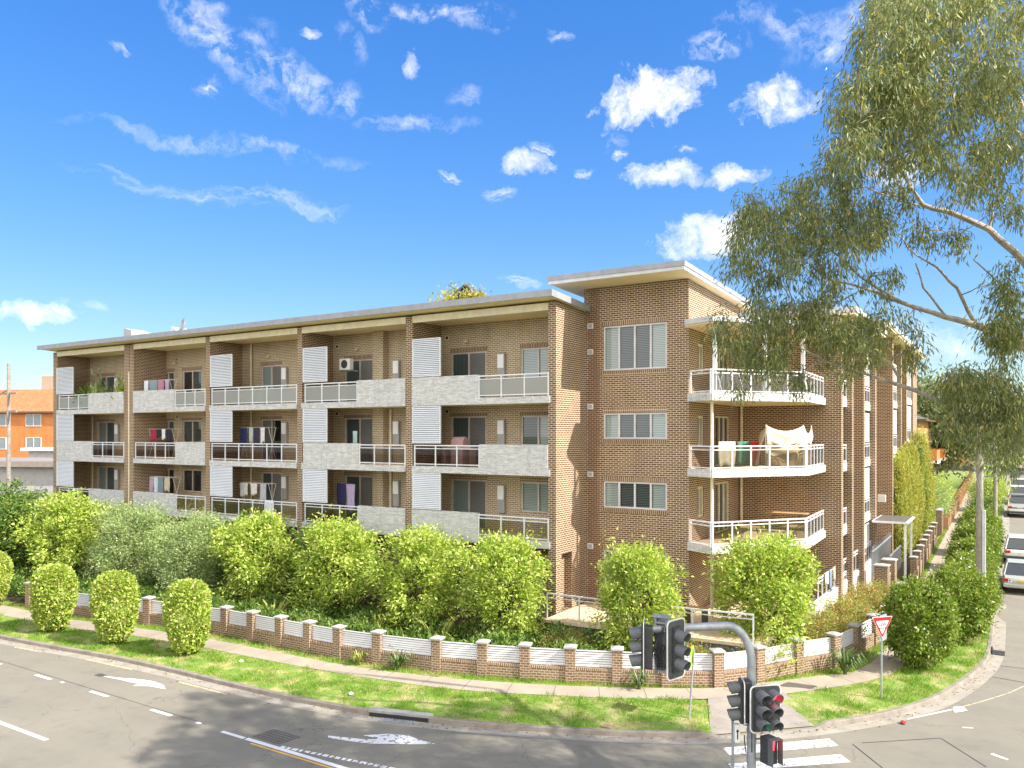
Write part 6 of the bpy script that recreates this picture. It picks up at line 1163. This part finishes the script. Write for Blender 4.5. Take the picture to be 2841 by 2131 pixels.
airer('white airer with pastel towels on the top balcony of the second bay', -42.2, 28.7, zf[2], 2.3, 1.65)
for k, (dx, w, h, c_, lb, nm) in enumerate([(-1.0, .4, .95, (.75, .8, .85), 'white towel at the left of the top second-bay airer', 'towel'), (-.35, .8, .95, (.25, .33, .36), 'grey-blue sheet on the top second-bay airer', 'sheet'), (.4, .55, .95, (.5, .22, .3), 'dusty pink towel on the top second-bay airer', 'towel'), (.95, .35, .9, (.5, .38, .55), 'lilac towel at the right of the top second-bay airer', 'towel')]): cloth(nm, lb, -42.2 + dx, 28.42, zf[2] + 1.64, w, h, c_, seed=k)
airer('airer with dark washing on the middle balcony of the second bay', -42.2, 28.9, zf[1], 2.2, 1.75)
for k, (dx, w, h, c_, lb, nm) in enumerate([(-.7, .6, .7, (.35, .02, .06), 'crimson shirt on the middle second-bay airer', 'shirt'), (-.2, .5, .45, (.02, .02, .03), 'black top on the middle second-bay airer', 'shirt'), (.25, .35, .6, (.75, .75, .75), 'white top beside the black top on the middle second-bay airer', 'shirt'), (.7, .5, .8, (.03, .02, .03), 'black trousers at the right of the middle second-bay airer', 'trousers')]): cloth(nm, lb, -42.1 + dx, 28.62, zf[1] + 1.74, w, h, c_, seed=10 + k)
airer('airer with pale shirts on the lowest balcony of the second bay', -42.1, 28.9, zf[0], 2.2, 1.85)
for k, (dx, w, h, c_, lb) in enumerate([(-.9, .35, .95, (.5, .35, .45), 'pink shirt on the lowest second-bay airer'), (-.5, .4, 1.05, (.6, .7, .75), 'pale blue shirt on the lowest second-bay airer'), (0, .5, 1.1, (.2, .26, .32), 'slate blue shirt on the lowest second-bay airer'), (.6, .5, .8, (.6, .52, .38), 'beige shirt on the lowest second-bay airer')]): cloth('shirt', lb, -42.1 + dx, 28.62, zf[0] + 1.84, w, h, c_, seed=20 + k)
X3 = P_(r1(1870)); airer('airer with navy and white washing on the middle balcony of the third bay', X3, 28.9, zf[1], 2.2, 1.8)
for k, (dx, w, h, c_, lb) in enumerate([(-.8, .6, .9, (.02, .03, .12), 'navy shirt on the middle third-bay airer'), (-.2, .3, .8, (.45, .5, .5), 'grey shirt on the middle third-bay airer'), (.2, .4, 1.0, (.03, .03, .06), 'black shirt on the middle third-bay airer'), (.7, .35, .8, (.7, .7, .72), 'white shirt at the right of the middle third-bay airer')]): cloth('shirt', lb, X3 + dx, 28.6, zf[1] + 1.79, w, h, c_, seed=30 + k)
airer('airer with white towels on the lowest balcony of the third bay', X3, 28.9, zf[0], 2.2, 1.75)
for k, (dx, w, h, c_, lb) in enumerate([(-.8, .7, .7, (.62, .62, .6), 'left white towel on the lowest third-bay airer'), (0, .55, .6, (.68, .67, .64), 'middle white towel on the lowest third-bay airer'), (.75, .5, .95, (.45, .47, .5), 'patterned grey towel on the lowest third-bay airer')]): cloth('towel', lb, X3 + dx, 28.6, zf[0] + 1.74, w, h, c_, seed=40 + k)
X4 = P_(r2(430)); cloth('sheet', 'lilac sheet hanging beside the lowest fourth-bay louvre', X4 + .25, 28.6, zf[0] + 1.95, .55, 1.3, (.42, .34, .52), seed=51); cloth('shirt', 'navy shirt hanging beside the lilac sheet', X4 - .35, 28.6, zf[0] + 1.95, .6, 1.1, (.02, .02, .08), seed=52); cloth('towel', 'mint towel hanging on the middle fourth-bay balcony', P_(r2(495)), 28.6, zf[1] + 1.6, .3, 1.2, (.4, .55, .52), seed=53); cloth('towel', 'white towel draped over the lowest third-bay rail', P_(750), 27.88, zf[0] + 1.0, .7, .85, (.66, .67, .7), seed=54)
cloth('towel', 'blue-grey towel draped over the side garden rail', -6.5, 36.2, 2.72, .5, .9, (.2, .27, .34), R(90), seed=55); cloth('towel', 'white towel draped over the side garden rail', -6.5, 35.3, 2.72, .8, .5, (.72, .72, .7), R(90), seed=56); cloth('towel', 'tan towel draped at the end of the side garden rail', -6.5, 37.0, 2.72, .5, .6, (.55, .42, .3), R(90), seed=57)
t_ = thing('air_conditioner', 'white air conditioner unit beside the top fourth-bay louvre', 'air conditioner', (P_(r2(395)) - .1, 29.0, zf[2] + 1.65)); mb = MB(); mb.box(-.35, .35, -.14, .14, 0, .55); mb.build('casing', WHITE, t_, bevel=.02); mb = MB(lambda v: Vector((v.x, -.145 - v.z, v.y + .28))); mb.lathe([(.2, 0), (.21, .01), (.02, .012)], 18); mb.build('fan_grille', BLACKP, t_); mb = MB(); mb.box(-.3, -.26, -.14, .5, -.06, 0); mb.box(.26, .3, -.14, .5, -.06, 0); mb.build('bracket', GALV, t_)
def pot(name, label, x, y, z, s, mat, potc, seed):
    t_ = thing(name, label, 'pot plant', (x, y, z)); mb = MB(); mb.lathe([(.1 * s, 0), (.15 * s, .25 * s), (.16 * s, .27 * s), (.13 * s, .26 * s)], 12); mb.build('pot', M(name + '_pot', potc, .7), t_); rg = np.random.default_rng(seed); n = 260; P = rg.normal(size=(n, 3)) * .13 * s; P[:, 2] = np.abs(P[:, 2]) * 2 + .27 * s; D_ = rg.normal(size=(n, 3)) * .6; D_[:, 2] += 1; leafmesh('foliage', P, D_, .3 * s, .05 * s, mat, t_, seed)
pot('pot_plant', 'tall green spear plant on the top left balcony', P_(r1(870)), 28.5, zf[2], 1.7, LEAF_LILLY, (.4, .2, .1), 1); pot('pot_plant', 'leafy dark pot plant beside the top left louvre', P_(r1(590)), 28.5, zf[2], 1.6, LEAF_DARK, (.2, .2, .2), 2); pot('pot_plant', 'spiky pale pot plant in the middle of the top left balcony', P_(r1(695)), 28.5, zf[2], 1.8, LEAF_GREY, (.5, .5, .5), 3)
# covered barbecue and canvas on corner balconies
CAN = M('canvas_cloth', (.78, .72, .60), .85, (.72, .64, .5), 2, bmp=.2)
t_ = thing('canvas_cover', 'cream canvas sheet draped over a frame on the middle corner balcony', 'canvas cover', (-7.12, 33.72, zf[1] + .03))
PL = [Vector((-1.12, -1.45)), Vector((0, 0)), Vector((-.13, 2.15))]
def along(u): return PL[0].lerp(PL[1], u / .62) if u < .62 else PL[1].lerp(PL[2], (u - .62) / .38)
def ridge(u): k = u / .62 if u < .62 else (u - .62) / .38; return 1.78 - (.24 if u < .62 else .34) * math.sin(k * math.pi) ** .8
def sheet(nm, mat, zt_, zb_, off, hem, u0=0, u1=1, amp=.05, nx=40, nz=12):
    m = MB(); G = []
    for i in range(nx + 1):
        u = u0 + (u1 - u0) * i / nx; p = along(u); n = Vector((.79, -.61)) if u < .62 else Vector((1, 0)); col = []
        for j in range(nz + 1):
            v = j / nz; f = off + amp * (math.sin(u * 26 + 3 * v) * v + .8 * math.sin(u * 11 - 7 * v) * math.sin(v * 3)) + .04 * math.sin((v - .9 * math.sin(u * 5)) * 9) * v
            col.append(m.P(p.x + n.x * f, p.y + n.y * f, zt_(u) * (1 - v) + (zb_ + hem * math.sin(u * 17)) * v))
        G.append(col)
    for i in range(nx):
        for j in range(nz): m.f.append((G[i][j], G[i + 1][j], G[i + 1][j + 1], G[i][j + 1]))
    o = m.build(nm, mat, t_, smooth=True, normals=False); md = o.modifiers.new('s', 'SOLIDIFY'); md.thickness = .01; return o
sheet('canvas', CAN, ridge, .98, .03, .05); sheet('lower_canvas', M('tan_canvas', (.55, .42, .26), .9, (.46, .33, .19), 2, bmp=.2), lambda u: 1.15, .08, -.03, .02, amp=.07)
m = MB(); G = [[m.P(-1.12 - .5 * a / 6 - .3 * b / 8 + .03 * math.sin(a + b), -1.45 + .9 * a / 6 - .02 * b, (1.74 - .35 * a / 6) * (1 - b / 8) + .1 * b / 8) for b in range(9)] for a in range(7)]
for a in range(6):
    for b in range(8): m.f.append((G[a][b], G[a + 1][b], G[a + 1][b + 1], G[a][b + 1]))
o = m.build('side_canvas', M('side_canvas_cloth', (.62, .5, .34), .9), t_, smooth=True, normals=False); md = o.modifiers.new('s', 'SOLIDIFY'); md.thickness = .01
mb = MB(); [mb.tube([(p.x, p.y, 0), (p.x, p.y, 1.8)], .018) for p in PL]; mb.build('frame', WHITE, t_)
t_ = thing('covered_barbecue', 'pinkish covered barbecue on the middle fifth-bay balcony', 'barbecue', (P_(r2(1275)), 28.9, zf[1])); mb = MB(); mb.box(-.32, .32, -.26, .26, .05, .9); mb.xf = lambda v: Vector((v.z, v.x, v.y)); mb.prism([(-.27, .9)] + [(-.27 * math.cos(k * .3142), .95 + .38 * abs(math.sin(k * .3142)) ** .8) for k in range(11)] + [(.27, .9)], -.34, .34); mb.build('cover', M('pink_cover', (.46, .30, .30), .85, (.36, .23, .23), 4, bmp=.3), t_, bevel=.04); mb = MB(); mb.box(-.75, .75, -.22, .22, .8, .92); mb.box(-.74, -.7, -.2, .2, .1, .8); mb.box(.7, .74, -.2, .2, .1, .8); mb.build('side_shelf', M('pink_cover2', (.42, .28, .28), .8), t_)
cloth('towel', 'bright red towel on the middle corner balcony', -8.7, 32.6, zf[1] + 1.15, .5, 1.0, (.6, .02, .02), R(50), seed=60); cloth('shirt', 'green shirt hanging on the middle corner balcony', -9.1, 32.2, zf[1] + 1.15, .6, .9, (.08, .2, .14), R(50), seed=61); cloth('sheet', 'pale sheet hanging at the left of the middle corner balcony', -9.6, 31.6, zf[1] + 1.15, .8, 1.0, (.6, .55, .42), R(50), seed=62)
WOOD = M('light_wood', (.55, .36, .17), .6)
def table(label, x, y, z, w, d_, h, rz=0):
    t_ = thing('balcony_table', label, 'table', (x, y, z), rz); mb = MB(); mb.box(-w / 2, w / 2, -d_ / 2, d_ / 2, h - .03, h); mb.build('tabletop', WOOD, t_)
    for sx in (-1, 1):
        for sy in (-1, 1): mb = MB(); mb.tube([(sx * w * .3, sy * d_ * .3, h - .03), (sx * w * .45, sy * d_ * .45, 0)], .014, 6); mb.build('leg', BLACKP, t_)
table('small square wooden table on the lowest corner balcony', -8.9, 32.4, zf[0] + .03, .8, .6, .6, R(20)); table('wide wooden board table at the back of the lowest corner balcony', -8.4, 36.5, zf[0] + .03, 1.8, .6, .85); table('low wooden table at the right of the lowest corner balcony', -7.7, 34.9, zf[0] + .03, .9, .7, .45, R(70)); table('pale outdoor table on the top corner balcony', -8.6, 33.6, zf[2] + .03, 1.1, .8, .7, R(50))
t_ = thing('clothes_rack_white', 'white folding rack with drying clothes at the left of the top corner balcony', 'clothes airer', (-9.5, 31.8, zf[2] + .03), R(50)); mb = MB(); [mb.tube([(-.5, y, .9), (.5, y, .9)], .01, 5) for y in (-.2, 0, .2)]; mb.build('rails', WHITE, t_); mb = MB(); [mb.tube([(sx * .5, -.2 * q, 0), (sx * .5, .2 * q, .9)], .012, 5) for sx in (-1, 1) for q in (-1, 1)]; mb.build('legs', WHITE, t_)
t_ = thing('patio_table', 'dark timber table on the corner patio behind the railing', 'table', (-9.95, 28.9, 1.3)); mb = MB(); mb.box(-.4, .4, -.3, .3, .68, .72); mb.build('tabletop', WOOD, t_); [MB().box(sx * .34 - .04, sx * .34 + .04, -.26, .26, 0, .68).build('leg', BLACKP, t_) for sx in (-1, 1)]
# litter
for k, (x, y, lb, c_, cat) in enumerate([(-2.65, 25.9, 'crumpled red and white wrapper beside the gutter', (.5, .05, .04), 'wrapper'), (-23.9, 19.5, 'white scrap of litter on the sunlit grass', (.8, .8, .8), 'litter'), (-17.9, 18.9, 'white paper ball in the shaded grass', (.75, .8, .85), 'litter')]):
    mb = MB(); rg = random.Random(k); mb.lathe([(.03, 0), (.09, .02), (.07, .06), (.02, .08)], 7); [v.__iadd__(Vector((rg.uniform(-.02, .02), rg.uniform(-.02, .02), rg.uniform(-.01, .01)))) for v in mb.v]; tag(mb.build('litter', M('litter_%s' % cat, c_, .6), None, loc=(x, y, .16 if k else .02)), lb, cat)
